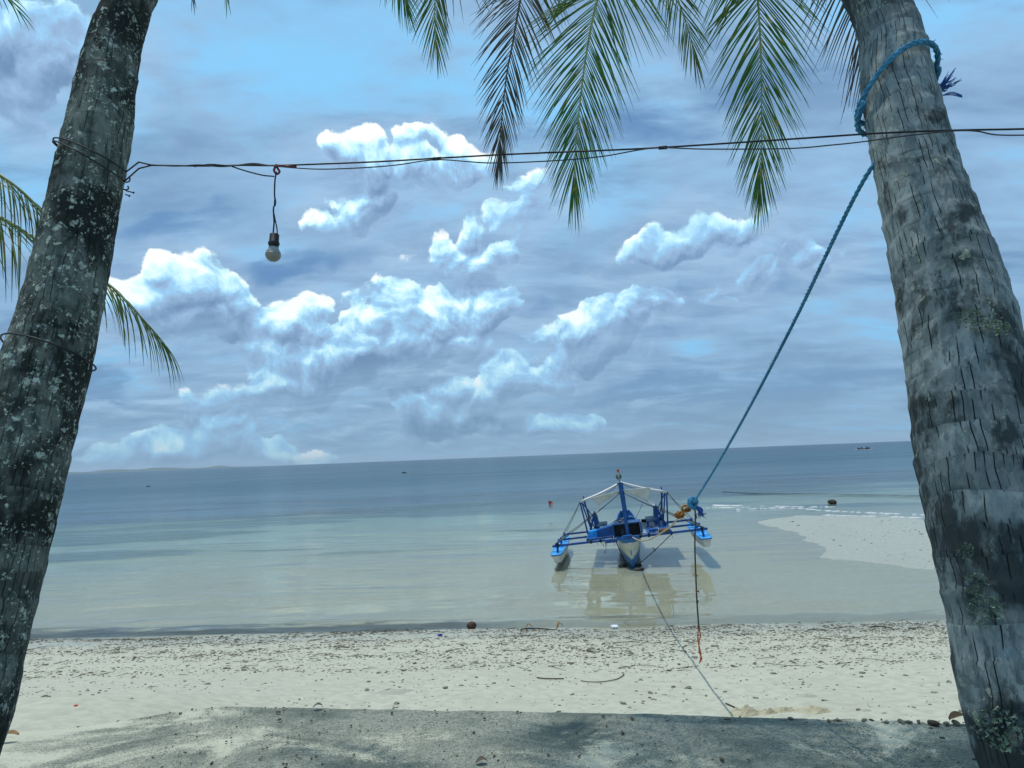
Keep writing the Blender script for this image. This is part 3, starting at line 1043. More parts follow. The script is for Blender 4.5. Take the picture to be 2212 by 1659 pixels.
def leaflet(mb, p, d, nrm_, L, w_, droop, curl, mi):
    """one folded blade: root p, direction d, upper side nrm_"""
    k_ = 5
    rows = []
    pos = Vector(p)
    d = Vector(d).normalized()
    for i in range(k_ + 1):
        t = i / k_
        wd = w_ * (0.35 + 1.3 * t if t < .3 else 0.74 * max(0.04, 1 - (t - .3) / .7) ** .7 + .0)
        s = d.cross(nrm_)
        s = s.normalized() if s.length > 1e-5 else d.orthogonal().normalized()
        u = s.cross(d)
        rows.append((pos - s * wd / 2 - u * wd * .28, Vector(pos), pos + s * wd / 2 - u * wd * .28))
        d = (d + Vector((0, 0, -1)) * droop / k_ * (0.4 + t) + s * curl / k_ * t).normalized()
        pos = pos + d * (L / k_)
    vs_ = [q_ for r_ in rows for q_ in r_]
    fs = []
    for i in range(k_):
        a = i * 3
        fs += [(a, a + 1, a + 4, a + 3), (a + 1, a + 2, a + 5, a + 4)]
    mb.add(vs_, fs, mi, True)


def frond(root, pts, side, leafL, leafW, mats, seed, s0=0.22, n_=80, ang0=55, ang1=26, droop=0.5, thin=1.0, width_tip=0.45, rib=0.016):
    """rib along pts with a comb of leaflets on both sides"""
    rs = random.Random(seed)
    C = spline(pts, 10)
    L = [0.0]
    for a, b in zip(C, C[1:]):
        L.append(L[-1] + (b - a).length)
    tot = L[-1]

    def sm_(s):
        for i in range(len(L) - 1):
            if L[i + 1] >= s:
                t = (s - L[i]) / max(1e-9, L[i + 1] - L[i])
                tg = (C[min(i + 2, len(C) - 1)] - C[max(i - 1, 0)]).normalized()
                return C[i].lerp(C[i + 1], t), tg
        return C[-1], (C[-1] - C[-2]).normalized()
    rm = MB()
    rad = [rib * (1.5 - 1.35 * min(1, l / tot)) for l in L]
    rm.tube(C, rad, 6)
    o = under(rm.build('frond', mats[1]), root)
    lm = MB()
    side = Vector(side).normalized()
    for i in range(n_):
        for sg in (-1, 1):
            if rs.random() > thin:
                continue
            t = (i + rs.uniform(-.3, .3) + (0.25 if sg > 0 else 0)) / n_
            t = min(max(t, 0), 0.995)
            s = tot * (s0 + (1 - s0) * t)
            p, tg = sm_(s)
            sd = (side - tg * side.dot(tg)).normalized() * sg
            nr = tg.cross(sd) * sg
            a = R((ang0 + (ang1 - ang0) * t) * (1 if t < .9 else max(.25, 1 - (t - .9) * 8)) + rs.uniform(-5, 5))
            d = tg * math.cos(a) + sd * math.sin(a) + nr * rs.uniform(-.16, .06)
            ll = leafL * min(1.0, 0.55 + t * 2.2) * (1 - (1 - width_tip) * max(0, (t - .45) / .55) ** 1.4) * rs.uniform(.86, 1.08)
            if rs.random() < .06:
                ll *= rs.uniform(.45, .8)
            leaflet(lm, p, d, nr, ll, leafW * (1 - .45 * t) * rs.uniform(.8, 1.1), droop * rs.uniform(.6, 1.5), rs.uniform(-.12, .12), 0)
    lo = lm.build('leaflets', mats[0])
    lo.parent = o
    lo['kind'] = 'stuff'
    return o


def wild_frond(root, C, azd, elev, length, seed, mats, bend=1.15, **kw):
    """a frond arching out from the crown: azimuth in degrees from +Y towards +X"""
    a = R(azd)
    out = Vector((math.sin(a), math.cos(a), 0))
    pts, p, e = [Vector(C)], Vector(C), R(elev)
    k_ = 8
    for i in range(k_):
        p = p + (out * math.cos(e) + Vector((0, 0, 1)) * math.sin(e)) * (length / k_)
        pts.append(Vector(p))
        e -= bend / k_ * (0.5 + 1.1 * i / k_)
    return frond(root, pts, (math.cos(a), -math.sin(a), 0), kw.pop('leafL', .62), .030, mats, seed, n_=kw.pop('n_', 64), **kw)


GREEN = (M['leaf'], M['rachis'])
DRY = (M['leaf_dry'], M['rachis_dry'])
YOUNG = (M['leaf_young'], M['rachis'])


def crown_hub(root, C, r_):
    mb = MB()
    mb.lathe([(r_ * .9, -.35), (r_ * 1.35, -.1), (r_ * 1.6, .12), (r_ * 1.1, .45), (r_ * .35, .8)], 14, C)
    under(mb.build('crown', M['fiber']), root)


palm_R = tag(empty('palm_tree', (1.66, 2.02, 1.25)), 'pale grey ringed coconut palm leaning in, blue rope tied round its trunk', 'palm tree', 'coconut palms framing the view')
under(link('trunk', T_R.mesh('trunk_pale', 2.0), M['bark_pale']), palm_R)
C_R = T_R.P[-1] + Vector((0, 0, .1))
crown_hub(palm_R, C_R, .10)
# the fronds that hang into the view: photo points of the rib, depth
HANG = [
    ([(1330, -130), (1290, 0), (1266, 120), (1251, 240), (1242, 340), (1240, 412)], 5.0, .80, GREEN, 84, 1.0, 11),
    ([(1150, -120), (1124, 0), (1108, 90), (1094, 165), (1083, 265), (1077, 350)], 5.1, .60, DRY, 74, .9, 12),
    ([(1622, -140), (1637, 0), (1644, 130), (1645, 250), (1644, 350), (1642, 420)], 4.8, .74, GREEN, 84, 1.0, 13),
    ([(1410, -160), (1440, -70), (1465, 0), (1482, 50), (1495, 95), (1504, 135)], 5.3, .58, YOUNG, 66, .85, 14),
    ([(1840, -260), (1850, -130), (1862, -20), (1876, 80), (1888, 150), (1896, 215)], 4.2, .86, DRY, 70, 1.0, 16),
]
for (rib_px, Y, LL, mats, nn_, thin, sd) in HANG:
    q_ = [at(a, b, Y + .0) for a, b in rib_px]
    up_ = C_R.lerp(q_[0], .5) + Vector((0, 0.1, .55))
    frond(palm_R, [C_R, up_] + q_, (1, 0, 0), LL, .024, mats, sd, s0=0.30, n_=int(nn_ * 1.75), ang0=70, ang1=15, droop=.42, thin=thin)
for i, (a_, e_) in enumerate(((14, 58), (-22, 66), (40, 50), (-48, 55), (75, 45), (115, 40), (150, 55), (185, 35), (215, 60), (250, 40), (290, 52))):
    wild_frond(palm_R, C_R, a_, e_, 2.9 if abs(a_) < 60 else 4.2, 30 + i, GREEN, bend=.9 if abs(a_) < 60 else 1.3)

palm_L = tag(empty('palm_tree', (-2.02, 2.28, 1.25)), 'dark mossy coconut palm with white lichen spots and wire round its trunk', 'palm tree', 'coconut palms framing the view')
under(link('trunk', T_L.mesh('trunk_mossy', 5.0, ring=.12, amp=.007), M['bark_mossy']), palm_L)
C_L = T_L.P[-1] + Vector((0, 0, .1))
crown_hub(palm_L, C_L, .09)
HANG_L = [
    ([(980, -160), (948, -60), (940, 0), (939, 35), (941, 70), (944, 105)], 5.4, .64, YOUNG, 60, 1.0, 21),
    ([(800, -200), (825, -130), (845, -80), (860, -40), (870, -10), (878, 15)], 5.2, .60, GREEN, 64, .95, 22),
    ([(500, -240), (496, -160), (492, -90), (490, -50), (489, -20), (490, 5)], 5.0, .34, GREEN, 40, .6, 23),
    ([(400, -260), (404, -170), (408, -110), (412, -60), (414, -30), (416, -5)], 5.0, .36, DRY, 40, .6, 24),
    ([(-150, -170), (-95, -110), (-50, -70), (-15, -38), (15, -8), (40, 25)], 4.2, .42, GREEN, 50, .8, 25),
]
for (rib_px, Y, LL, mats, nn_, thin, sd) in HANG_L:
    q_ = [at(a, b, Y) for a, b in rib_px]
    up_ = C_L.lerp(q_[0], .5) + Vector((0, 0.1, .55))
    frond(palm_L, [C_L, up_] + q_, (1, 0, 0), LL, .024, mats, sd, s0=0.30, n_=int(nn_ * 1.7), ang0=70, ang1=15, droop=.42, thin=thin)
for i, (a_, e_) in enumerate(((10, 60), (-25, 64), (38, 58), (-50, 50), (-80, 45), (-115, 50), (-150, 45), (180, 52), (140, 40))):
    wild_frond(palm_L, C_L, a_, e_, 2.9 if abs(a_) < 60 else 4.2, 60 + i, GREEN, bend=.9 if abs(a_) < 60 else 1.3)

palm_3 = tag(empty('palm_tree', (-4.7, 3.3, 1.25)), 'short coconut palm whose yellow-green fronds droop behind the mossy trunk', 'palm tree', 'coconut palms framing the view')
under(link('trunk', T_3.mesh('trunk_short', 9.0, seg=32, step=.03), M['bark_pale']), palm_3)
C_3 = T_3.P[-1] + Vector((0, 0, .1))
crown_hub(palm_3, C_3, .075)
for rib_px, sd, LL in (([(-180, 330), (-60, 348), (0, 378), (55, 420), (95, 462), (130, 505), (160, 560)], 26, .50),
                       ([(-160, 420), (-60, 445), (0, 470), (75, 515), (160, 565), (234, 614), (303, 683), (345, 730), (362, 752)], 27, .52)):
    q_ = [at(a, b, 3.3) for a, b in rib_px]
    frond(palm_3, [C_3, C_3.lerp(q_[0], .6) + Vector((0, 0, .35))] + q_, (0.25, 1, 0.1), LL * .95, .021, YOUNG, sd, s0=.25, n_=96, ang0=62, ang1=20, droop=2.2, thin=.9)
for i, (a_, e_) in enumerate(((-60, 50), (-95, 35), (-130, 55), (160, 45), (210, 40))):
    wild_frond(palm_3, C_3, a_, e_, 2.8, 90 + i, YOUNG)

# lichen tufts and dead scars on the pale trunk
def on_trunk(T, px_, py_):
    """point of the trunk's surface seen at a photo position, with its outward direction"""
    d = ray(px_, py_)
    best = None
    t = 1.6
    while t < 4.5:
        p = CAM_P + d * t
        s = T.at_z(p.z)
        c_, r_, tg, x_, y_ = T.frame(s)
        rel = p - c_
        rel = rel - tg * rel.dot(tg)
        if rel.length < r_ + .012:
            return p, rel.normalized()
        t += .008
    return CAM_P + d * 2.2, Vector((0, -1, 0))


for i, (px_, py_, r_) in enumerate(((2158, 1572, .052), (2128, 1318, .040), (2108, 1262, .030), (2100, 690, .034), (2150, 700, .034), (2085, 1190, .022))):
    p, d = on_trunk(T_R, px_, py_)
    mb = MB()
    rs = random.Random(i)
    for j in range(90):
        a, rr_ = rs.uniform(0, 6.283), r_ * math.sqrt(rs.random())
        t1 = d.orthogonal().normalized()
        t2 = d.cross(t1)
        q_ = p + t1 * math.cos(a) * rr_ + t2 * math.sin(a) * rr_ * 1.2
        s_ = r_ * rs.uniform(.12, .24)
        dd = (d + Vector((rs.uniform(-.7, .7), rs.uniform(-.7, .7), rs.uniform(-.7, .7)))).normalized()
        e1 = dd.orthogonal().normalized()
        e2 = dd.cross(e1)
        mb.add([q_ - d * .004, q_ + e1 * s_ + dd * s_ * .5, q_ + dd * s_ * 1.1, q_ + e2 * s_ + dd * s_ * .4], [(0, 1, 2), (0, 2, 3)])
    o = under(mb.build('lichen', M['lichen']), palm_R)
    o['kind'] = 'stuff'


# ------------------------------------------------------------------ ropes
def strands(mb, path, r_, turns_per_m, k_=3, seg=6, mi=0):
    """laid rope: k_ strands twisted round the path"""
    path = [Vector(p) for p in path]
    L = [0.0]
    for a, b in zip(path, path[1:]):
        L.append(L[-1] + (b - a).length)
    n_ = max(6, int(L[-1] * turns_per_m * 7))
    res, j = [], 0
    for i in range(n_ + 1):
        s = L[-1] * i / n_
        while j < len(L) - 2 and L[j + 1] < s:
            j += 1
        t = (s - L[j]) / max(1e-9, L[j + 1] - L[j])
        res.append(path[j].lerp(path[j + 1], min(t, 1)))
    fr_, nn = [], None
    for i, p in enumerate(res):
        t = (res[min(i + 1, n_)] - res[max(i - 1, 0)]).normalized()
        nn = t.orthogonal().normalized() if nn is None else (nn - t * nn.dot(t)).normalized()
        fr_.append((p, nn, t.cross(nn)))
    for q_ in range(k_):
        pts = []
        for i, (p, a, b) in enumerate(fr_):
            th = 2 * math.pi * (q_ / k_ + L[-1] * i / n_ * turns_per_m)
            pts.append(p + (a * math.cos(th) + b * math.sin(th)) * r_ * .5)
        mb.tube(pts, r_ * .58, seg, mi)


def ring_path(T, z_at, k_=60, off=.012, a0=0.0, a1=2 * math.pi):
    """path round a trunk; z_at(angle) gives the height, angle 0 = +X, -pi/2 faces the viewer"""
    out = []
    for i in range(k_ + 1):
        a = a0 + (a1 - a0) * i / k_
        s = T.at_z(z_at(a))
        p, r_, t, x_, y_ = T.frame(s)
        d = x_ * math.cos(a) + y_ * math.sin(a)
        # lay the loop at the asked height
        out.append(p + d * (r_ + off))
    return out


def fuzz(mb, path, r_, n_, ln, seed):
    rs = random.Random(seed)
    for i in range(n_):
        t = rs.random() * (len(path) - 1.01)
        p = Vector(path[int(t)]).lerp(Vector(path[int(t) + 1]), t % 1)
        d = Vector((rs.gauss(0, 1), rs.gauss(0, 1), rs.gauss(0, 1))).normalized()
        q_ = p + d * r_ * .8
        e = q_ + (d + Vector((rs.gauss(0, .6), rs.gauss(0, .6), rs.gauss(0, .6)))).normalized() * ln * rs.uniform(.4, 1.2)
        mb.tube([q_, q_.lerp(e, .5) + Vector((0, 0, ln * .1)), e], [.0011, .0009, .0004], 3, cap=False)


KNOT = at(1497, 1088, 5.8)
ROPE_T = at(1871, 380, 2.56)
rope = tag(empty('mooring_rope', ROPE_T), 'thick blue rope from the pale palm trunk down to a frayed knot', 'rope')
mid1 = ROPE_T.lerp(KNOT, .5) + Vector((0, 0, -.055))
line = spline([T_R.sample(T_R.at_z(ROPE_T.z))[0] + Vector((.02, .15, .10)), ROPE_T, ROPE_T.lerp(KNOT, .25) + Vector((0, 0, -.04)), mid1, ROPE_T.lerp(KNOT, .75) + Vector((0, 0, -.04)), KNOT], 14)
mb = MB()
strands(mb, line, .0082, 13)
fuzz(mb, line, .008, 420, .012, 3)
under(mb.build('strand', M['blue_rope']), rope)
# loop: low on the left, high in front, coming down again on the right
zl, zf, zr = at(1848, 238, 2.6).z, at(1938, 110, 2.44).z, at(2016, 140, 2.58).z


def loop_z(a):
    # cos a: +1 right, -1 left; -sin a: +1 front
    c_, f_ = math.cos(a), -math.sin(a)
    side_ = (zr + zl) / 2 + (zr - zl) / 2 * c_
    return side_ + (zf - (zr + zl) / 2) * max(f_, 0) ** 1.2 - .02 * max(-f_, 0)


mb = MB()
lp = ring_path(T_R, loop_z, 80, .015)
strands(mb, lp, .0102, 12)
fuzz(mb, lp, .012, 260, .012, 4)
under(mb.build('loop', M['blue_rope']), rope)
mb = MB()
lp2 = ring_path(T_R, lambda a: loop_z(a) - .03 - .02 * math.sin(a), 40, .018, -.3, math.pi + .2)
strands(mb, lp2, .011, 10)
under(mb.build('loop', M['blue_rope']), rope)
mb = MB()
fp = at(2030, 196, 2.78)
tips = at(2052, 172, 2.80)
rs = random.Random(5)
for i in range(46):
    e = tips + Vector((rs.gauss(0, .016), rs.gauss(0, .02), rs.gauss(0, .016)))
    mb.tube([fp, fp.lerp(e, .5) + Vector((rs.gauss(0, .006), rs.gauss(0, .006), rs.gauss(0, .006))), e], [.0028, .0022, .0010], 4)
e2 = at(2078, 206, 2.8)
for i in range(3):
    mb.tube(spline([at(2036, 206, 2.78), at(2056, 199 + i * 3, 2.8), e2 + Vector((0, 0, -.004 * i))], 5), .002, 4)
under(mb.build('frayed_end', M['blue_fray']), rope)
# knot at the far end
mb = MB()
rs = random.Random(9)
kp = []
for i in range(40):
    a = i * .9
    kp.append(KNOT + Vector((math.cos(a) * .026 + rs.gauss(0, .004), math.sin(a * 1.3) * .024, -.005 + math.sin(a) * .034 + i * .0005)))
mb.tube(spline(kp, 3), .0135, 6)
fuzz(mb, kp, .02, 120, .016, 6)
under(mb.build('knot', M['blue_rope']), rope)
mb = MB()
tail = spline([KNOT, at(1505, 1096, 5.78), at(1511, 1103, 5.78), at(1514, 1110, 5.78)], 5)
strands(mb, tail, .016, 14)
for i in range(40):
    p = tail[-1] + Vector((rs.gauss(0, .02), rs.gauss(0, .02), rs.gauss(-.012, .012)))
    mb.tube([tail[-1 - rs.randint(0, 5)], p.lerp(tail[-1], .4) + Vector((rs.gauss(0, .008), 0, 0)), p], [.004, .003, .001], 4)
lp3 = [at(1506, 1095, 5.8), at(1515, 1099, 5.8), at(1516, 1106, 5.8), at(1513, 1110, 5.8)]
mb.tube(spline(lp3, 5), .010, 6)
under(mb.build('tail', M['blue_fray']), rope)

# orange joining rope and the cream line that runs out to the bow
bowline = tag(empty('bow_line', KNOT), 'cream rope with knotted orange end running from blue knot to boat bow', 'rope')
CX = lambda cx, cy, Y: at((2100 + cx / 2.765) / 1.80832, (1800 + cy / 2.765) / 1.80832, Y)
mb = MB()
og = spline([CX(1645, 480, 5.85), CX(1612, 512, 6.0), CX(1590, 535, 6.15), CX(1560, 575, 6.4), CX(1530, 600, 6.6)], 6)
strands(mb, og, .010, 12)
for cx, cy, Y, r_ in ((1598, 515, 6.05, .024), (1520, 588, 6.6, .022), (1545, 580, 6.5, .02)):
    c_ = CX(cx, cy, Y)
    kp = [c_ + Vector((math.cos(i * .8) * r_ * 1.3 + rs.gauss(0, .003), math.sin(i * 1.1) * r_ * .8, math.sin(i * .8) * r_ + rs.gauss(0, .003))) for i in range(26)]
    mb.tube(spline(kp, 3), .008, 6)
    fuzz(mb, kp, .012, 60, .02, int(cx))
mb.tube(spline([CX(1520, 590, 6.6), CX(1500, 596, 6.62), CX(1486, 592, 6.65)], 5), .011, 6)
under(mb.build('orange_knot', M['orange_rope']), bowline)
mb = MB()
cl = spline([CX(1530, 602, 6.6), CX(1480, 665, 7.05), CX(1430, 716, 7.55), CX(1300, 802, 9.3), CX(1235, 838, 10.4), CX(1180, 858, 11.7), CX(1110, 862, 13.9), CX(1060, 845, 16.0), CX(1028, 826, 18.1)], 10)
mb.tube(cl, [.007 + .007 * (i / len(cl)) for i in range(len(cl))], 8)
under(mb.build('strand', M['cream_rope']), bowline)

# cord hanging from the knot
cord = tag(empty('hanging_cord', KNOT), 'thin brown cord with orange twine end dangling from the blue knot', 'cord')
mb = MB()
hc_ = spline([at(a, b, 5.8) for a, b in ((1496, 1092), (1501, 1100), (1502, 1125), (1501, 1180), (1503, 1240), (1505, 1290), (1508, 1335), (1510, 1362))], 8)
mb.tube(hc_, .0062, 6)
for a, b in ((1503, 1117), (1506, 1300), (1509, 1352)):
    mb.lump(at(a, b, 5.8), .011, a, .3, 1, (1, 1, 1.6))
under(mb.build('strand', M['dark_rope'] if False else M['twig']), cord)
mb = MB()
for a, b in ((1504, 1243), (1507, 1277)):
    mb = MB()
    for j in range(14):
        p = at(a, b, 5.8)
        mb.tube([p, p + Vector((rs.gauss(0, .014), rs.gauss(0, .012), rs.gauss(0, .009)))], [.003, .001], 3)
    under(mb.build('twine_knot', M['orange_rope']), cord)
mb = MB()
mb.tube(spline([at(a, b, 5.8) for a, b in ((1509, 1358), (1507, 1375), (1510, 1395), (1514, 1415), (1511, 1433))], 7), .0052, 6)
mb.tube(spline([at(a, b, 5.81) for a, b in ((1510, 1358), (1513, 1372), (1510, 1390), (1511, 1410), (1516, 1422), (1512, 1430))], 7), .0045, 6)
under(mb.build('twine_end', M['orange_twine']), cord)

# ------------------------------------------------------------------ cable with lamp
def cdep(x):
    return 2.62 + (2.19 - 2.62) * (x - 328) / (2080 - 328)


cable = tag(empty('light_cable', at(330, 357, 2.62)), 'pair of dark electric wires strung between the two palm trunks', 'cable')
mb = MB()
c1 = spline([at(a, b, cdep(a)) for a, b in ((328, 357), (440, 358.5), (520, 357), (590, 357.5), (700, 354), (820, 349), (940, 342), (1106, 333), (1300, 325), (1440, 318), (1700, 301), (1870, 289.5), (1980, 284), (2080, 281), (2260, 277), (2600, 262))], 8)
mb.tube(c1, .0033, 8)
under(mb.build('wire', M['cable']), cable)
mb = MB()
c2 = spline([at(a, b, cdep(a) - .004) for a, b in ((328, 356), (380, 359), (430, 356), (480, 360), (540, 355), (596, 359), (640, 363), (700, 365.5), (790, 362), (860, 356), (945, 345), (1060, 352), (1200, 347), (1300, 338), (1380, 324), (1430, 319), (1520, 322), (1700, 321), (1800, 313), (1865, 306), (1960, 293), (2060, 283), (2110, 283.5), (2150, 291), (2212, 292), (2300, 290))], 8)
mb.tube(c2, .0023, 8)
under(mb.build('wire', M['cable_grey']), cable)
mb = MB()
mb.tube(spline([at(a, b, cdep(a)) for a, b in ((500, 359), (520, 366), (548, 374), (570, 379), (592, 381))], 6), .0026, 8)
mb.tube(spline([at(a, b, cdep(a) - .003) for a, b in ((420, 360), (455, 355), (500, 358), (545, 353), (580, 357))], 6), .0024, 8)
under(mb.build('wire', M['cable']), cable)
for px_, py_ in ((944, 343), (1432, 319)):
    mb = MB()
    mb.tube([at(px_ - 9, py_ + .6, cdep(px_)), at(px_ + 9, py_ - .6, cdep(px_))], .0062, 10)
    under(mb.build('tape', M['cable']), cable)
mb = MB()
mb.tube([at(600, 358, cdep(600)), at(640, 361, cdep(640))], .0052, 8)
mb.tube(spline([at(a, b, cdep(590)) for a, b in ((596, 355), (600, 364), (604, 371), (598, 376), (592, 369), (594, 362), (598, 356))], 5), .0042, 8)
under(mb.build('tape', M['red_tape']), cable)
# turns round the mossy trunk
zA = lambda px_, py_, Y: at(px_, py_, Y).z
mb = MB()
for (zl_, zf_, zr_, ex) in ((zA(128, 309, 2.72), zA(205, 318, 2.62), zA(285, 345, 2.66), (328, 357)), (zA(124, 312, 2.72), zA(200, 332, 2.62), zA(283, 368, 2.66), (328, 357))):
    f_ = lambda a, zl_=zl_, zf_=zf_, zr_=zr_: (zr_ + zl_) / 2 + (zr_ - zl_) / 2 * math.cos(a) + (zf_ - (zr_ + zl_) / 2) * max(-math.sin(a), 0)
    pth = ring_path(T_L, f_, 70, .008, -2 * math.pi + .35, .05)
    mb.tube(pth + [at(300, 350 if ex and zf_ > zA(200, 325, 2.62) else 364, 2.63), at(*ex, 2.62)], .0030, 8)
under(mb.build('wire', M['cable']), cable)

lamp = tag(empty('light_bulb', at(597, 372, cdep(597))), 'frosted round bulb in black socket hanging from the cable', 'light bulb')
YB = cdep(597)
mb = MB()
mb.tube(spline([at(a, b, YB) for a, b in ((597, 371), (594, 390), (593, 420), (595, 437), (591, 449), (591, 462), (592, 480), (590, 506))], 6), .0030, 8)
mb.tube(spline([at(a, b, YB + .004) for a, b in ((592, 462), (595, 478), (598, 492), (599, 506))], 6), .0024, 8)
mb.add([at(592, 430, YB - .004), at(597, 436, YB - .004), at(596, 444, YB - .004), at(591, 449, YB - .003), at(594, 440, YB + .006)], [(0, 1, 4), (1, 2, 4), (2, 3, 4), (3, 0, 4), (0, 3, 2, 1)])
under(mb.build('cord', M['cable']), lamp)
top_ = at(593, 505, YB)
sc_ = YB / F_PX * 1.02
axis_q = Quaternion((0, 1, 0), R(4))


def turned(mb_, prof, origin, seg=24):
    m2 = MB()
    m2.lathe(prof, seg, (0, 0, 0))
    vs2 = [Vector(origin) + axis_q @ Vector(v) for v in m2.v]
    mb_.add(vs2, m2.f, 0, True)


mb = MB()
turned(mb, [(8 * sc_, 0), (10 * sc_, -1.5 * sc_), (10.5 * sc_, -18 * sc_), (12 * sc_, -19 * sc_), (12.3 * sc_, -24 * sc_), (10.8 * sc_, -25 * sc_), (10.5 * sc_, -29 * sc_), (9 * sc_, -29.5 * sc_)], top_)
under(mb.build('socket', M['socket']), lamp)
mb = MB()
turned(mb, [(8 * sc_, -28 * sc_), (9.5 * sc_, -28.5 * sc_), (11 * sc_, -33 * sc_), (15.4 * sc_, -41 * sc_), (15.8 * sc_, -43 * sc_)], top_)
under(mb.build('collar', M['bulb_body']), lamp)
mb = MB()
gp = [(15.9 * sc_, -43 * sc_)]
for i in range(1, 12):
    a = R(-10 + i * 9)
    gp.append((16.6 * sc_ * math.cos(a) + .0002, (-46 - 16.2 * math.sin(a)) * sc_))
turned(mb, gp, top_)
under(mb.build('globe', M['bulb_glass']), lamp)

wire_loop = tag(empty('wire_loop', T_L.sample(T_L.at_z(3.35))[0]), 'single dark wire bound round the mossy palm trunk', 'wire')
mb = MB()
f_ = lambda a: zA(90, 768, 2.6) + (zA(205, 776, 2.6) - zA(8, 756, 2.6)) / 2 * math.cos(a) + (zA(90, 742, 2.42) - zA(90, 768, 2.6)) * max(-math.sin(a), 0)
mb.tube(ring_path(T_L, f_, 80, .006), .0034, 8)
under(mb.build('wire', M['cable']), wire_loop)
for i, (a, b) in enumerate((((272, 412), (288, 416)), ((271, 420), (279, 423)))):
    mb = MB()
    mb.tube([at(*a, 2.72), at(*b, 2.70)], .0022, 6)
    mb.tube([at(*b, 2.70), at(b[0] + 1.2, b[1] + .3, 2.70)], .0045, 8)
    tag(mb.build('nail', M['cable']), ('longer', 'shorter')[i] + ' dark nail sticking out of the mossy palm trunk', 'nail', 'nails in the mossy trunk')

# ------------------------------------------------------------------ outrigger boat, bow towards the beach
# boat space: x across (to the right as seen), y from the bow backwards, z up from the cross beams
boat = empty('outrigger_boat', (2.866, 18.7, 0.70))
boat.rotation_mode = 'QUATERNION'
AZB, HEEL = R(8.0), R(5.0)
boat.rotation_quaternion = Quaternion((0, 0, 1), -AZB) @ Quaternion((0, 1, 0), -HEEL)
tag(boat, 'blue and white outrigger boat with steering wheel, benches and white awning', 'boat')

mt, k = material('hull_paint')
tc = k.new('ShaderNodeTexCoord').outputs['Object']
x, y, z = k.sep(tc)
rag = k.math('MULTIPLY', k.math('SUBTRACT', k.noise(k.vmath('MULTIPLY', tc, (26, 3, 3)), 1.0, 3, 0.5), 0.5), 0.16)
lowb = k.math('ADD', k.math('MULTIPLY', k.math('ABSOLUTE', x), 0.75), -0.50)
band = k.ramp(k.math('SUBTRACT', k.math('ADD', z, rag), lowb), -0.004, 0.004)
topb = k.ramp(k.math('SUBTRACT', z, k.math('MULTIPLY_ADD', k.math('ABSOLUTE', x), -0.10, -0.075)), -0.003, 0.003)
wear = k.noise(tc, 7, 6, 0.65)
bl = k.mix(k.ramp(wear, 0.45, 0.7), (0.022, 0.13, 0.34), (0.05, 0.19, 0.38))
cr = k.mix(k.ramp(wear, 0.4, 0.7), (0.66, 0.63, 0.50), (0.50, 0.49, 0.41))
c_ = k.mix(band, bl, cr)
c_ = k.mix(topb, c_, bl)
k.out(k.bsdf(c_, 0.4, k.bump(k.noise(tc, 24, 4, .6), .15, .01), 0, 0.4))
M['hull'] = mt


def part(mb_, name, mt_, parent=boat):
    return mb_.build(name, mt_, parent)


# hull: (y, half width at deck, half width mid, keel z, mid z, deck z)
ST = [(-.52, .115, .035, -.20, -.13, .015), (-.46, .15, .05, -.46, -.24, .005), (-.40, .175, .075, -.64, -.32, 0), (-.30, .205, .105, -.74, -.40, -.015), (-.1, .24, .15, -.77, -.44, -.03),
      (.25, .275, .20, -.78, -.46, -.04), (.8, .31, .25, -.79, -.48, -.045), (1.8, .35, .29, -.79, -.49, -.05), (3.2, .35, .29, -.79, -.49, -.05), (4.8, .31, .25, -.78, -.46, -.02), (6.0, .24, .17, -.72, -.4, .05), (6.8, .14, .07, -.6, -.32, .14)]
mb = MB()
vs_, fs = [], []
for (yy, wt, wm, zk, zm, zd) in ST:
    rel = [(0.012, zk), (wm * .62, (zk * .62 + zm * .38)), (wm, zm), ((wm + wt) / 2 + .006, (zm + zd) / 2), (wt, zd)]
    ring_ = [(-a, b) for a, b in rel[::-1]] + rel
    # stem: the bow leans forward at the top
    vs_ += [(a, yy, b) for a, b in ring_]
K_ = 10
for i in range(len(ST) - 1):
    for j in range(K_ - 1):
        fs.append((i * K_ + j, (i + 1) * K_ + j, (i + 1) * K_ + j + 1, i * K_ + j + 1))
fs.append(tuple(range(K_)))
fs.append(tuple((len(ST) - 1) * K_ + j for j in range(K_ - 1, -1, -1)))
mb.add(vs_, fs, 0, False)
hull = part(mb, 'hull', M['hull'])
mb = MB()
mb.beam((-.0, -.505, -.26), (-.0, -.335, -.74), .026, .035, (0, 1, 0))
part(mb, 'stem', M['blue_hull'], hull)
mb = MB()
for s in (-1, 1):
    P_ = [(s * (wt + .006), yy, zd + .012) for (yy, wt, wm, zk, zm, zd) in ST]
    for a, b in zip(P_, P_[1:]):
        mb.beam(a, b, .03, .045)
part(mb, 'gunwale', M['blue_hull'], hull)
mb = MB()
mb.box((-.03, -.40, .055), (.24, .20, .085), bev=.01)
part(mb, 'bow_block', M['blue_paint'])
# cross beams
for yy, hw, th in ((0, 2.0, .062), (1.3, 1.97, .056), (2.6, 1.9, .056)):
    mb = MB()
    mb.beam((-hw, yy, -.015), (hw, yy, .0), .07, th, (0, 0, 1), .008)
    part(mb, 'cross_beam', M['blue_paint'])
mb = MB()
mb.beam((-.62, -.055, -.035), (-.30, -.055, -.035), .05, .10, (0, 0, 1), .008)
part(mb, 'beam_clamp', M['blue_paint'])
# lashings on the front beam
for xx in (-.44, -.75, -1.0, .28, .5, 1.07, 1.84, -1.87):
    mb = MB()
    for j in range(4):
        mb.tube([(xx + j * .012, -.042, -.05), (xx + j * .012, -.042, .042), (xx + j * .012, .042, .042), (xx + j * .012, .042, -.05), (xx + j * .012, -.042, -.05)], .006, 5)
    part(mb, 'lashing', M['dark_rope'] if abs(xx) < 1.2 else M['cable'])
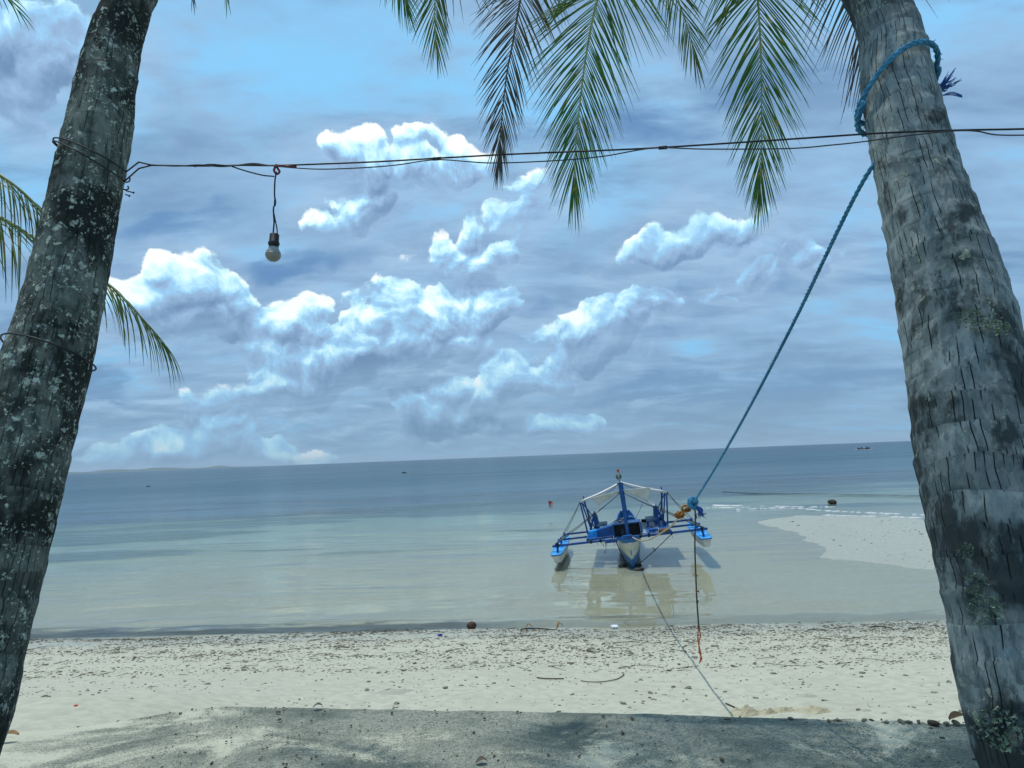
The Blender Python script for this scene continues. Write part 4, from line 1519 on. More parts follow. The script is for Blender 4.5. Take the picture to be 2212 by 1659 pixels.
# floats
for s in (-1, 1):
    fl = MB()
    sta = [(-.42, .075, -.205, -.30, .035), (-.33, .12, -.205, -.40, .06), (-.1, .14, -.205, -.44, .08), (1.2, .15, -.205, -.47, .09), (2.6, .145, -.205, -.46, .085), (3.3, .10, -.195, -.40, .05), (3.7, .03, -.175, -.27, .015)]
    sta[0] = (-.42, .10, -.205, -.395, .05)
    vs_, fs = [], []
    xc = 1.90 * s
    for i, (yy, wt, zt, zb, wb) in enumerate(sta):
        yb_ = yy + (.0 if i else .05)
        vs_ += [(xc - wt, yy, zt), (xc - wt * .93, yy, zt - .05), (xc - wb, yb_ if i == 0 else yy, zb), (xc + wb, yb_ if i == 0 else yy, zb), (xc + wt * .93, yy, zt - .05), (xc + wt, yy, zt)]
    for i in range(len(sta) - 1):
        for j in range(5):
            fs.append((i * 6 + j, (i + 1) * 6 + j, (i + 1) * 6 + j + 1, i * 6 + j + 1))
    fs.append(tuple(range(6)))
    fl.add(vs_, fs)
    fo = part(fl, 'float', M['white_paint'])
    dk = MB()
    vs_, fs = [], []
    for i, (yy, wt, zt, zb, wb) in enumerate(sta):
        e = .02 if i == 0 else 0
        vs_ += [(xc - wt - .012, yy - e, zt), (xc - wt - .012, yy - e, zt + .016), (xc + wt + .012, yy - e, zt + .016), (xc + wt + .012, yy - e, zt)]
    for i in range(len(sta) - 1):
        for j in range(3):
            fs.append((i * 4 + j, (i + 1) * 4 + j, (i + 1) * 4 + j + 1, i * 4 + j + 1))
    fs.append((0, 1, 2, 3))
    dk.add(vs_, fs)
    part(dk, 'float_deck', M['sky_paint'], fo)
    tr_ = MB()
    for i in range(len(sta) - 1):
        for q_ in (-1, 1):
            a, b = sta[i], sta[i + 1]
            tr_.beam((xc + q_ * (a[1] + .016), a[0], a[2] + .006), (xc + q_ * (b[1] + .016), b[0], b[2] + .006), .014, .030)
    tr_.beam((xc - .125, -.448, -.197), (xc + .125, -.448, -.197), .02, .028)
    for yy in (.18, 1.0, 2.2):
        tr_.beam((xc - .14, yy, -.180), (xc + .14, yy, -.180), .02, .012)
    part(tr_, 'float_trim', M['blue_hull'], fo)
    for yy in (-.0, 1.3, 2.6):
        mb = MB()
        mb.beam((xc - s * .02, yy, -.19), (xc - s * .035, yy, .05), .055, .045, (0, 1, 0))
        part(mb, 'float_post', M['blue_paint'])
# deck planks along the boat between the beams
for s in (-1, 1):
    for i in range(6):
        xx = s * (.42 + i * .118)
        if s < 0 and i in (0, 1, 2, 3):
            y0_ = 1.05
        else:
            y0_ = .04
        mb = MB()
        mb.beam((xx, y0_, .043), (xx, 2.75, .043), .108, .02, (0, 0, 1), .003)
        part(mb, 'deck_plank', M['blue_paint'] if i % 3 else M['pale_blue'])
    mb = MB()
    mb.beam((s * 1.07, -.05, .035), (s * 1.07, 2.8, .035), .05, .09, (0, 0, 1), .006)
    part(mb, 'deck_edge', M['blue_paint'])
# steering box with two dark openings
mb = MB()
x0, x1, yf, yk, zb, zt = -.37, .355, .42, 1.05, -.03, .31
for a, b in (((x0, yf, zb), (x0, yf, zt)), ((x1, yf, zb), (x1, yf, zt))):
    mb.beam(a, b, .035, .035, (0, 1, 0))
for a, b in (((x0, yf, zt), (x1, yf, zt)), ((x0, yf, zb), (x1, yf, zb))):
    mb.beam(a, b, .035, .035)
mb.box(((x0 + x1) / 2, (yf + yk) / 2 + .02, zt + .012), (x1 - x0 + .03, yk - yf, .02))
mb.box((x0, (yf + yk) / 2, (zb + zt) / 2), (.02, yk - yf, zt - zb - .02))
mb.box((x1, (yf + yk) / 2, (zb + zt) / 2), (.02, yk - yf, zt - zb - .02))
part(mb, 'steering_box', M['blue_paint'])
mb = MB()
mb.box(((x0 + x1) / 2, yf + .16, (zb + zt) / 2), (x1 - x0 - .03, .02, zt - zb - .01))
part(mb, 'dark_panel', M['black'])
mb = MB()
mb.beam((x1 - .02, yf - .02, zb), (x1 - .02, yf - .02, zt + .02), .02, .012, (0, 1, 0))
mb.beam((x0, yf - .02, zt + .022), (x1, yf - .02, zt + .022), .012, .012)
part(mb, 'box_trim', M['pale_blue'])
# pedals and column seen in the left opening
mb = MB()
mb.tube([(-.17, .62, .30), (-.16, .52, .10), (-.16, .50, .0)], .016, 8)
mb.tube([(-.12, .52, .18), (-.11, .50, .02)], .01, 6)
part(mb, 'steering_column', M['grey_disc'])
wheel = MB()
c_ = Vector((-.168, .66, .365))
qx = Quaternion((1, 0, 0), R(14))
wheel.tube([c_ + qx @ Vector((math.cos(i * .2618) * .155, math.sin(i * .2618) * .155, 0)) for i in range(25)], .011, 8)
for i in range(3):
    a = i * 2.094 + .5
    wheel.tube([c_ + Vector((0, 0, -.03)), c_ + qx @ Vector((math.cos(a) * .15, math.sin(a) * .15, 0))], .009, 6)
wheel.tube([c_ + Vector((0, 0, -.05)), c_ + Vector((0, 0, .005))], .035, 12)
part(wheel, 'steering_wheel', M['black'])
# lid propped open to the left of the box, with a light blue sheet beside it
mb = MB()
mb.add([(-.385, .46, .30), (-.385, 1.0, .315), (-.82, .80, .215), (-.82, .55, .20), (-.385, .46, .02), (-.385, 1.0, .02), (-.82, .80, .0), (-.82, .55, .0)],
       [(0, 1, 2, 3), (7, 6, 5, 4), (0, 3, 7, 4), (1, 5, 6, 2), (3, 2, 6, 7), (0, 4, 5, 1)])
part(mb, 'side_locker', M['blue_paint'])
mb = MB()
mb.add([(-.825, .56, .205), (-.825, .90, .215), (-1.045, .92, .19), (-1.05, .60, .185), (-.825, .55, .0), (-1.06, .58, -.01)], [(0, 1, 2, 3), (0, 3, 5, 4)])
part(mb, 'light_sheet', M['sky_paint'])
mb = MB()
mb.beam((-1.05, .3, .0), (-.4, .3, .03), .05, .05)
part(mb, 'locker_rail', M['blue_paint'])
# benches facing inwards, slatted backs
for s in (-1, 1):
    be = MB()
    be.box((s * .70, 1.85, .255), (.30, .75, .03))
    be.box((s * .56, 1.85, .225), (.02, .75, .05))
    be.box((s * .70, 1.50, .225), (.28, .02, .05))
    bo = part(be, 'bench', M['pale_blue'])
    for xx in (.585, .80):
        for yy in (1.52, 2.18):
            lg = MB()
            lg.beam((s * xx, yy, .055), (s * xx, yy, .24), .04, .035, (0, 1, 0))
            part(lg, 'leg', M['blue_paint'], bo)
    for i in range(6):
        sl = MB()
        yy = 1.52 + i * .13
        sl.beam((s * .835, yy, .27), (s * .865, yy, .545), .022, .105, (1, 0, 0))
        part(sl, 'slat', M['pale_blue'] if i % 2 else M['blue_hull'], bo)
    rl = MB()
    rl.beam((s * .885, 1.46, .56), (s * .885, 2.24, .56), .03, .05)
    rl.beam((s * .87, 1.46, .05), (s * .885, 1.46, .585), .05, .045, (0, 1, 0))
    rl.beam((s * .87, 2.24, .05), (s * .885, 2.24, .585), .05, .045, (0, 1, 0))
    rl.beam((s * .89, 1.45, .50), (s * 1.06, 1.45, .06), .055, .045, (0, 1, 0))
    rl.beam((s * .89, 1.75, .50), (s * 1.05, 1.75, .06), .045, .04, (0, 1, 0))
    rl.beam((s * .89, 2.24, .50), (s * 1.06, 2.24, .06), .055, .045, (0, 1, 0))
    part(rl, 'bench_frame', M['blue_paint'])
    # awning posts
    for a, b, w_ in (((s * 1.10, 1.3, .04), (s * 1.205, 1.3, .975), .042), ((s * 1.0, 1.55, .1), (s * 1.165, 1.42, .94), .036), ((s * .89, 1.6, .47), (s * 1.165, 1.45, .93), .028),
                     ((s * 1.10, 3.6, .04), (s * 1.205, 3.6, .98), .042), ((s * .95, 2.6, .06), (s * 1.18, 2.5, .96), .03)):
        po = MB()
        po.beam(a, b, w_, w_, (0, 1, 0))
        part(po, 'awning_post', M['blue_paint'])
# engine cover
mb = MB()
prof = [(-.20, .05), (-.19, .20), (-.12, .27), (.0, .29), (.12, .27), (.22, .18), (.25, .05)]
vs_ = [(a + .07, yy, b) for yy in (2.2, 2.9) for a, b in prof]
mb.add(vs_, [(i, i + 1, 7 + i + 1, 7 + i) for i in range(6)] + [tuple(range(6, -1, -1)), tuple(range(7, 14))])
ec = part(mb, 'engine_cover', M['sky_paint'])
mb = MB()
for i in range(6):
    mb.beam((prof[i][0] + .07, 2.19, prof[i][1] + .012), (prof[i + 1][0] + .07, 2.19, prof[i + 1][1] + .012), .03, .035, (0, 1, 0))
part(mb, 'cover_rim', M['blue_paint'], ec)
mb = MB()
mb.box((.75, 2.95, .09), (.62, .3, .08))
part(mb, 'rear_box', M['black'])
mb = MB()
mb.box((.66, .30, .085), (.24, .22, .05))
part(mb, 'hatch', M['blue_paint'])
mb = MB()
mb.tube([(.78, -.02, .07), (1.04, -.02, .085)], .045, 10)
for i in range(7):
    mb.tube([(.80 + i * .035 + .045 * math.cos(a * .5236), -.02 + .048 * math.sin(a * .5236), .078) if False else (.80 + i * .035, -.02 + .05 * math.sin(a * .5236), .078 + .05 * math.cos(a * .5236)) for a in range(13)], .009, 5)
part(mb, 'rope_coil', M['dryleaf'])
# mast, pole, disc and red cap
mast = MB()
mast.beam((-.012, -.1, .08), (-.037, -.1, 1.42), .085, .085, (0, 1, 0), .008)
mo = part(mast, 'mast', M['blue_paint'])
mb = MB()
mb.beam((.035, 1.2, .05), (.02, 1.2, 1.36), .06, .06, (0, 1, 0), .006)
part(mb, 'ridge_post', M['blue_paint'])
mb = MB()
mb.tube([(-.038, -.1, 1.38), (-.034, -.1, 1.70)], .020, 10)
part(mb, 'pole', M['bamboo'], mo)
mb = MB()
mb.tube([(-.034, -.1, 1.685), (-.034, -.1, 1.715)], .024, 10)
part(mb, 'yellow_band', M['yellow'], mo)
mb = MB()
mb.tube([(-.034, -.1, 1.713), (-.034, -.1, 1.765)], .034, 12)
part(mb, 'red_cap', M['red'], mo)
mb = MB()
mb.tube([(-.04, -.062, 1.575), (-.04, -.05, 1.575)], .078, 24)
part(mb, 'round_plate', M['grey_disc'], mo)
mb = MB()
for zz in (1.15, 1.40):
    for s in (-1, 1):
        mb = MB()
        mb.lump((-.03 + s * .06, -.1, zz), .024, zz + s, .3, 1)
        part(mb, 'tie_knot', M['dark_rope'], mo)


def cloth(f, nu, nv, th=.004):
    """thin sheet with two sides from a function of (u, v)"""
    mb_ = MB()
    P_ = [[Vector(f(i / nu, j / nv)) for j in range(nv + 1)] for i in range(nu + 1)]
    vs_, fs_ = [], []
    for i in range(nu + 1):
        for j in range(nv + 1):
            vs_.append(P_[i][j])
    for i in range(nu):
        for j in range(nv):
            a = i * (nv + 1) + j
            fs_.append((a, a + nv + 1, a + nv + 2, a + 1))
    mb_.add(vs_, fs_, 0, True)
    return mb_


for s in (-1, 1):
    def roof(u, v, s=s):
        a, b = Vector((.01 * s, 1.15, 1.365)), Vector((s * 1.20, 1.22, .965))
        c2_, d_ = Vector((.01 * s, 3.75, 1.285)), Vector((s * 1.20, 3.75, .885))
        p = a.lerp(b, u).lerp(c2_.lerp(d_, u), v)
        p.z -= .05 * math.sin(math.pi * u) * (.5 + .5 * math.sin(math.pi * v)) + .006 * math.sin(v * 30 + u * 4)
        return p
    rp = cloth(roof, 14, 20)
    ro = part(rp, 'awning', M['tarp'])
    so = ro.modifiers.new('thickness', 'SOLIDIFY')
    so.thickness = .006
    mb = MB()
    ed = [Vector(roof(i / 12, 0)) for i in range(13)]
    # drooping front hem
    mb.add([p for p in ed] + [p + Vector((0, -.01, -.028 - .02 * (i / 12 if s > 0 else .3))) for i, p in enumerate(ed)], [(i, i + 1, 14 + i, 13 + i) for i in range(12)], 0, True)
    mb.tube(ed, .012, 6)
    part(mb, 'hem', M['tarp'], ro)

    def flap(u, v, s=s):
        if s < 0:
            a, b, c2_, d_ = Vector((-.06, -.02, 1.205)), Vector((-.80, .2, 1.085)), Vector((-.07, -.02, 1.165)), Vector((-.665, .22, .87))
        else:
            a, b, c2_, d_ = Vector((.03, -.02, 1.205)), Vector((.735, .2, 1.178)), Vector((.06, -.02, 1.165)), Vector((.61, .22, .835))
        p = a.lerp(b, u).lerp(c2_.lerp(d_, u), v)
        p.y += .035 * math.sin(u * 9 + v * 3) * v * u + .02 * math.sin(u * 21 - v * 2) * u * v
        p.z += .02 * math.sin(math.pi * u) * v
        return p
    fp_ = part(cloth(flap, 22, 10), 'front_flap', M['tarp'])
    so = fp_.modifiers.new('thickness', 'SOLIDIFY')
    so.thickness = .004
    mb = MB()
    mb.tube([Vector(flap(i / 10, 0)) + Vector((0, -.004, .004)) for i in range(11)] + [Vector(flap(1, 0)) + Vector((s * .06, .015, -.012 if s < 0 else .003))], .009, 6)
    part(mb, 'flap_pole', M['tarp'], fp_)
    cn = MB()
    if s < 0:
        q_ = [(-.79, .3, .80), (-.66, .3, .865), (-.66, .3, .80), (-.745, .26, .64), (-.76, .32, .72)]
    else:
        q_ = [(.60, .3, .875), (.77, .3, .84), (.80, .32, .74), (.79, .26, .70), (.63, .3, .81)]
    cn.add(q_, [(0, 1, 2, 4), (4, 2, 3)] if s < 0 else [(0, 1, 2, 4), (4, 2, 3)])
    part(cn, 'flap_corner', M['plastic_white'], fp_)
# standing lines
STAY = []
for s in (-1, 1):
    m0 = (-.03 + s * .05, -.1, 1.14)
    STAY += [(m0, (s * 1.86, -.02, .05), .008), (m0, (s * 1.84, 1.25, .05), .006), ((-.03 + s * .04, -.1, 1.39), (s * .45, 1.0, 1.12), .006),
             ((s * 1.21, 1.3, .96), (s * 1.86, .02, .05), .005), ((s * 1.21, 1.3, .93), (s * 1.84, 1.3, .04), .005), ((s * 1.21, 1.35, .95), (s * 1.80, 2.6, .04), .005),
             ((s * .80, .3, .70), (s * 1.85, .9, .05), .007)]
STAY += [((1.07, -.02, -.05), (.17, -.22, -.66), .011), ((-.34, -.04, -.06), (-.16, -.25, -.68), .014), ((.552, 2.8, .61), (.252, 2.8, .15), .006)]
for a, b, r_ in STAY:
    mb = MB()
    a, b = Vector(a), Vector(b)
    sg = Vector((0, 0, -.015 * (a - b).length))
    mb.tube([a, a.lerp(b, .25) + sg * .75, a.lerp(b, .5) + sg, a.lerp(b, .75) + sg * .75, b], r_, 6)
    part(mb, 'stay_line', M['dark_rope'])
for s in (-1, 1):
    mb = MB()
    mb.tube([(s * 1.55, -.05, .23), (s * 1.92, -.03, .03)], .022, 8)
    part(mb, 'line_sleeve', M['grey_disc'])
    mb = MB()
    mb.lump((s * 1.85, -.05, .055), .035, s, .3, 1)
    part(mb, 'tie_knot', M['cable'])
mb = MB()
mb.lump((.60, -.24, -.36), .03, 3, .4, 1)
mb.tube([(.58, -.24, -.33), (.56, -.24, -.28)], .01, 5)
part(mb, 'line_knot', M['dark_rope'])
mb = MB()
for xx, ln in ((-.68, .12), (-.63, .20), (-.60, .10), (-.72, .07), (-.82, .06), (.25, .14), (.28, .08), (-.40, .11), (1.08, .07)):
    mb = MB()
    mb.tube(spline([(xx, -.06, -.05), (xx + .01, -.07, -.05 - ln * .5), (xx + .015, -.07, -.05 - ln)], 4), .006, 5)
    part(mb, 'loose_end', M['dark_rope'])
mb = MB()
mb.tube([(-.655 + .024 * math.cos(a * .5236), -.07, -.30 + .03 * math.sin(a * .5236)) for a in range(13)], .005, 5)
mb.tube(spline([(-.63, -.07, -.24), (-.65, -.07, -.27)], 3), .004, 5)
part(mb, 'ring_end', M['dark_rope'])
mb = MB()
mb.lump((.20, -.10, -.06), .05, 7, .4, 1, (1.2, .6, .8))
part(mb, 'anchor_ring', M['husk'])

# timber the keel rests on
for i, (xx, yy, ln, a, lab) in enumerate(((2.66, 18.62, .22, .5, 'dark wet timber chock under the near side of the boat keel'), (3.0, 18.55, .22, -.3, 'dark wet timber chock on the far side of the boat keel'))):
    mb = MB()
    mb.beam((-ln / 2, 0, 0), (ln / 2, 0, .02), .10, .09, bev=.015)
    mb.lump((0.05, .02, .03), .07, i + 4, .4, 2, (1.3, .7, .6))
    o = mb.build('timber_chock', M['wood_wet'], None, (xx, yy, -.02))
    o.rotation_euler = (0, 0, a)
    tag(o, ('left ' if i == 0 else 'right ') + 'dark wet timber chock wedged beside the boat keel', 'timber', 'chocks under the boat')
mb = MB()
mb.beam((-.11, 0, 0), (.11, 0, .02), .13, .09, bev=.012)
tag(mb.build('anchor_block', M['wood_wet'], None, (2.98, 18.02, -.035)), 'small dark block under water in front of the boat bow', 'block')

# ------------------------------------------------------------------ fishermen far out
fb = on_z(1866, 971.5, 0.0)
D_ = fb.y
canoe = tag(empty('fishing_canoe', (fb.x, fb.y, 0)), 'small dark outrigger canoe far out on the blue water', 'boat')
u_ = D_ / F_PX
mb = MB()
L_ = 26 * u_
vs_, fs = [], []
for i in range(13):
    t = i / 12 * 2 - 1
    w_ = max(.03, .42 * (1 - abs(t) ** 2.4))
    zz = .45 + .55 * abs(t) ** 3
    vs_ += [(t * L_ / 2, -w_, zz), (t * L_ / 2, -w_ * .6, -.15), (t * L_ / 2, w_ * .6, -.15), (t * L_ / 2, w_, zz)]
for i in range(12):
    for j in range(3):
        fs.append((i * 4 + j, i * 4 + 4 + j, i * 4 + 5 + j, i * 4 + 1 + j))
    fs.append((i * 4 + 3, i * 4 + 7, i * 4 + 4, i * 4))
mb.add(vs_, fs)
mb.build('hull', M['cable'], canoe)
for s in (-1, 1):
    mb = MB()
    mb.tube([(-L_ * .62, s * 1.7, .12), (-L_ * .3, s * 1.7, .02), (L_ * .3, s * 1.7, .02), (L_ * .60, s * 1.7, .14)], .10, 8)
    mb.build('float', M['white_paint'], canoe)
for xx in (-.28, .28):
    mb = MB()
    mb.tube([(xx * L_, -1.75, .1), (xx * L_, 0, .62), (xx * L_, 1.75, .1)], .06, 6)
    mb.build('cross_pole', M['bamboo'], canoe)
mb = MB()
mb.tube([(-L_ * .5, 0, .8), (-L_ * .66, 0, 1.3)], .05, 6)
mb.build('bow_pole', M['bamboo'], canoe)


def person(loc, lean, cl, label):
    """seated paddler as one skinned body"""
    J = {'hip': (0, 0, .0), 'belly': (lean * .2, 0, .22), 'chest': (lean * .45, 0, .46), 'neck': (lean * .6, 0, .64), 'head': (lean * .7, 0, .80), 'crown': (lean * .72, 0, .92),
         'shl': (lean * .5, .20, .55), 'ell': (lean * .6 - .12, .26, .32), 'hal': (lean * .6 - .34, .16, .26), 'shr': (lean * .5, -.20, .55), 'elr': (lean * .6 - .14, -.26, .34), 'har': (lean * .6 - .36, -.12, .40),
         'hpl': (0, .11, .0), 'knl': (-.42, .14, .16), 'ftl': (-.50, .14, -.22), 'hpr': (0, -.11, .0), 'knr': (-.42, -.14, .16), 'ftr': (-.50, -.14, -.22)}
    E_ = [('hip', 'belly'), ('belly', 'chest'), ('chest', 'neck'), ('neck', 'head'), ('head', 'crown'), ('chest', 'shl'), ('shl', 'ell'), ('ell', 'hal'), ('chest', 'shr'), ('shr', 'elr'), ('elr', 'har'),
          ('hip', 'hpl'), ('hpl', 'knl'), ('knl', 'ftl'), ('hip', 'hpr'), ('hpr', 'knr'), ('knr', 'ftr')]
    rad = dict(hip=.15, belly=.15, chest=.17, neck=.06, head=.105, crown=.08, shl=.08, ell=.05, hal=.04, shr=.08, elr=.05, har=.04, hpl=.11, knl=.075, ftl=.05, hpr=.11, knr=.075, ftr=.05)
    names = list(J)
    me_ = bpy.data.meshes.new('person')
    me_.from_pydata([J[q_] for q_ in names], [(names.index(a), names.index(b)) for a, b in E_], [])
    o = link('person', me_, cl, None, loc)
    mod = o.modifiers.new('skin', 'SKIN')
    for i, q_ in enumerate(names):
        me_.skin_vertices[0].data[i].radius = (rad[q_], rad[q_])
    me_.skin_vertices[0].data[0].use_root = True
    sb = o.modifiers.new('smooth', 'SUBSURF')
    sb.levels = sb.render_levels = 2
    return tag(o, label, 'person', 'people in the far canoe')


person((fb.x - L_ * .12, fb.y, .42), -.5, M['cloth_a'], 'person in dark clothes bending forward at the canoe bow')
person((fb.x + L_ * .30, fb.y, .62), -.25, M['cloth_b'], 'person in dark clothes sitting upright in the canoe stern')

# ------------------------------------------------------------------ floating and lying things
def lumpy(name, px_, py_, z_, r_, mt_, label, cat, squash=(1, 1, .8), seed=1, sub=2, rough=.25, dz=0.0, group=None):
    p = on_z(px_, py_, z_)
    mb_ = MB()
    mb_.lump((0, 0, 0), r_, seed, rough, sub, squash)
    return tag(mb_.build(name, mt_, None, (p.x, p.y, p.z + dz)), label, cat, group)


lumpy('coconut', 1018.5, 1355, 0.02, .075, M['husk'], 'brown coconut floating at the edge of the water', 'coconut', (1.1, 1, .9), 3, 3, .12, .03)
lumpy('rock', 1798, 1087, 0.0, .17, M['darkstone'], 'dark brown rock standing in the shallows beyond the sand bar', 'rock', (1.2, 1, .75), 5, 3, .3, .06)
o = lumpy('mooring_float', 873, 1022, 0.0, .42, M['cable'], 'tiny black float far out on the dark water', 'float', (1.4, .8, .5), 6, 2, .1, .1)
o = lumpy('mooring_float', 320, 1051, 0.0, .28, M['cable'], 'faint dark float near the mossy trunk on blue water', 'float', (1.4, .8, .4), 7, 2, .1, .05)
mb = MB()
p = on_z(1190, 1087, 0)
mb.add([(-.14, 0, -.02), (.10, -.03, 0), (.13, .02, .07), (-.13, .02, .16), (-.12, .08, 0), (.1, .08, .03)], [(0, 1, 2, 3), (3, 2, 5, 4), (0, 3, 4), (1, 5, 2), (0, 4, 5, 1)])
tag(mb.build('marker_float', M['red'], None, p), 'small red float on the pale water left of the boat', 'float')
# long line lying on the water by the bar
mb = MB()
lp_ = [on_z(a, b, 0.012) for a, b in ((1560, 1062), (1620, 1065), (1680, 1066), (1750, 1066.5), (1830, 1067.5), (1920, 1069), (2010, 1070.5), (2200, 1074))]
mb.tube(spline(lp_, 6), .009, 6)
tag(mb.build('floating_line', M['dark_rope']), 'long dark line lying across the water beyond the sand bar', 'line')
# thin lines of breaking ripples
for i, (pts, wd) in enumerate((([(1640, 1092.5), (1720, 1094.5), (1800, 1095)], .12), ([(1590, 1100), (1700, 1097), (1790, 1103), (1900, 1108), (2010, 1112)], .16), ([(1780, 1112), (1880, 1115), (1990, 1118)], .07), ([(1545, 1090.5), (1556, 1091.3), (1570, 1091.6), (1600, 1091.8)], .16), ([(1500, 1098), (1560, 1096.5), (1620, 1095)], .06))):
    P_ = spline([on_z(a, b, .012) for a, b in pts], 14)
    mb = MB()
    for j in range(len(P_) - 1):
        for q_ in range(5):
            c_ = P_[j].lerp(P_[j + 1], rnd.random()) + Vector((rnd.gauss(0, .04), rnd.gauss(0, wd * .35), 0))
            ln, w_, h_ = rnd.uniform(.04, .26), rnd.uniform(.008, .026) * wd / .12, rnd.uniform(.008, .018)
            if rnd.random() < .82:
                continue
            mb.add([c_ + Vector((-ln, 0, -.01)), c_ + Vector((0, -w_, -.006)), c_ + Vector((ln, 0, -.01)), c_ + Vector((0, w_, -.006)), c_ + Vector((rnd.uniform(-.5, .5) * ln, 0, h_))],
                   [(0, 1, 4), (1, 2, 4), (2, 3, 4), (3, 0, 4)], 0, True)
    tag(mb.build('foam', M['foam']), 'thin white line of foam on ripples by the sand bar', None, None, 'stuff')


# fragments on the beach: many small ones as one mass, the larger ones one by one
def frag(rs_, r_, flat):
    k_ = rs_.randint(5, 7)
    el_ = rs_.uniform(1, 2.2)
    a0 = rs_.uniform(0, 6.28)
    vs2, top2 = [], []
    for i in range(k_):
        a = i / k_ * 6.283
        q_ = r_ * rs_.uniform(.65, 1.15)
        x_, y_ = math.cos(a) * q_ * el_, math.sin(a) * q_
        x2, y2 = x_ * math.cos(a0) - y_ * math.sin(a0), x_ * math.sin(a0) + y_ * math.cos(a0)
        vs2.append((x2, y2, -r_ * .2))
        top2.append((x2 * .72, y2 * .72, r_ * flat * rs_.uniform(.6, 1.2)))
    return vs2 + top2, [(i, (i + 1) % k_, k_ + (i + 1) % k_, k_ + i) for i in range(k_)] + [tuple(range(k_, 2 * k_))]


def scatter(name, mt_, N, dist, size, flat, seed, label, flatx=False, zoff=0.0):
    rs_ = random.Random(seed)
    mb_ = MB()
    pts = [dist(rs_) for _ in range(N)]
    Z_ = ground_z(np.array([[p[0] for p in pts]]), np.array([[p[1] for p in pts]]))[0]
    for (x_, y_), z_ in zip(pts, Z_):
        v_, f_ = frag(rs_, size(rs_), flat)
        mb_.add([(x_ + a, y_ + b, z_ + c2 + zoff) for a, b, c2 in v_], f_)
    return tag(mb_.build(name, mt_), label, None, None, 'stuff')


def clump(x_, y_):
    return mnoise.noise(Vector((x_ * .55, y_ * 2.4, 4))) + .7 * mnoise.noise(Vector((x_ * 1.9, y_ * 6, 9)))


def wrack(rs_, lo=.05, hi=3.4, pw=1.7):
    for _ in range(6):
        q_ = wrack0(rs_, lo, hi, pw)
        if clump(*q_) > rs_.uniform(-.55, .45):
            break
    return q_


def wrack0(rs_, lo, hi, pw):
    x_ = rs_.uniform(-9.5, 7.5)
    d = lo + (hi - lo) * rs_.random() ** pw
    d += .25 * math.sin(x_ * .9) * rs_.random()
    return x_, waterline(x_) - d


def bands(rs_):
    x_ = rs_.uniform(-9.5, 7.5)
    b = rs_.choice((.25, .9, 1.5, 2.1, 3.2))
    return x_, waterline(x_) - b - .12 * math.sin(x_ * 1.3 + b * 5) + rs_.gauss(0, .13)


scatter('wrack_debris', M['weed'], 13000, wrack, lambda r: min(.032, .0068 * math.exp(r.gauss(0, .5))), .35, 1, 'dark seaweed crumbs strewn above the waterline')
scatter('wrack_debris', M['weed'], 6500, bands, lambda r: min(.035, .0072 * math.exp(r.gauss(0, .5))), .3, 2, 'dark bands of seaweed crumbs along old tide lines')
scatter('coral_rubble', M['coral'], 3800, lambda r: wrack(r, .1, 6.5, 1.3), lambda r: min(.035, .0085 * math.exp(r.gauss(0, .5))), .45, 3, 'grey coral rubble scattered over the pale sand')
scatter('coral_rubble', M['coral'], 2600, lambda r: (lambda x_: (x_, waterline(x_) - .1 - 2.6 * r.random() ** 1.2))(r.uniform(-.5, 7.5)), lambda r: min(.034, .0085 * math.exp(r.gauss(0, .5))), .45, 4, 'denser coral rubble near the rope by the waterline')


def bar_pts(r):
    while True:
        x_, y_ = r.uniform(9, 22), r.uniform(16, 31)
        if -4 < float(bar_sdf(np.array([x_]), np.array([y_]))[0]) < -.1:
            return x_, y_


scatter('bar_debris', M['weed'], 420, bar_pts, lambda r: min(.05, .013 * math.exp(r.gauss(0, .5))), .3, 5, 'dark weed flecks strewn over the sand bar')
# sticks and straws
mb = MB()
rs = random.Random(77)
for i in range(520):
    x_, y_ = bands(rs) if rs.random() < .6 else wrack(rs)
    a = rs.gauss(0, .6)
    ln = rs.uniform(.03, .16)
    z_ = .008
    p = Vector((x_, y_, gz(x_, y_) + z_))
    d = Vector((math.cos(a), math.sin(a), rs.uniform(-.05, .05))) * ln
    mb.tube([p - d, p + d * .2 + Vector((0, rs.gauss(0, .012), .006)), p + d], [.004, .0035, .002], 4)
tag(mb.build('beach_straw', M['twig']), 'dry straws and twigs lying along the tide lines', None, None, 'stuff')

# larger pieces one by one
protos = []
rs = random.Random(31)
for i in range(7):
    m_ = MB()
    m_.lump((0, 0, 0), 1.0, i * 1.7 + 2, .8, 2, (1.5, .9, .42))
    me_ = m_.mesh('coral_piece')
    me_.materials.append(M['coral'])
    protos.append(me_)
for i in range(120):
    if i < 80:
        x_ = rs.uniform(-6.5, 6.0)
        d = rs.uniform(.4, 5.4)
        if rs.random() < .5:
            x_ = rs.uniform(1.0, 6.0)
            d = rs.uniform(1.0, 3.4)
    else:
        x_ = rs.uniform(-4, 5.0)
        d = rs.uniform(1.5, 5.0)
    y_ = waterline(x_) - d
    s_ = .010 + .018 * rs.random() ** 2.2
    o = bpy.data.objects.new('coral_fragment', protos[i % 7])
    COL.objects.link(o)
    o.location = (x_, y_, gz(x_, y_) + s_ * .25)
    o.rotation_euler = (rs.uniform(-.3, .3), rs.uniform(-.3, .3), rs.uniform(0, 6.28))
    o.scale = (s_, s_, s_)
    tag(o, 'small grey coral fragment lying loose on the pale beach sand', 'coral', 'coral fragments on the beach')

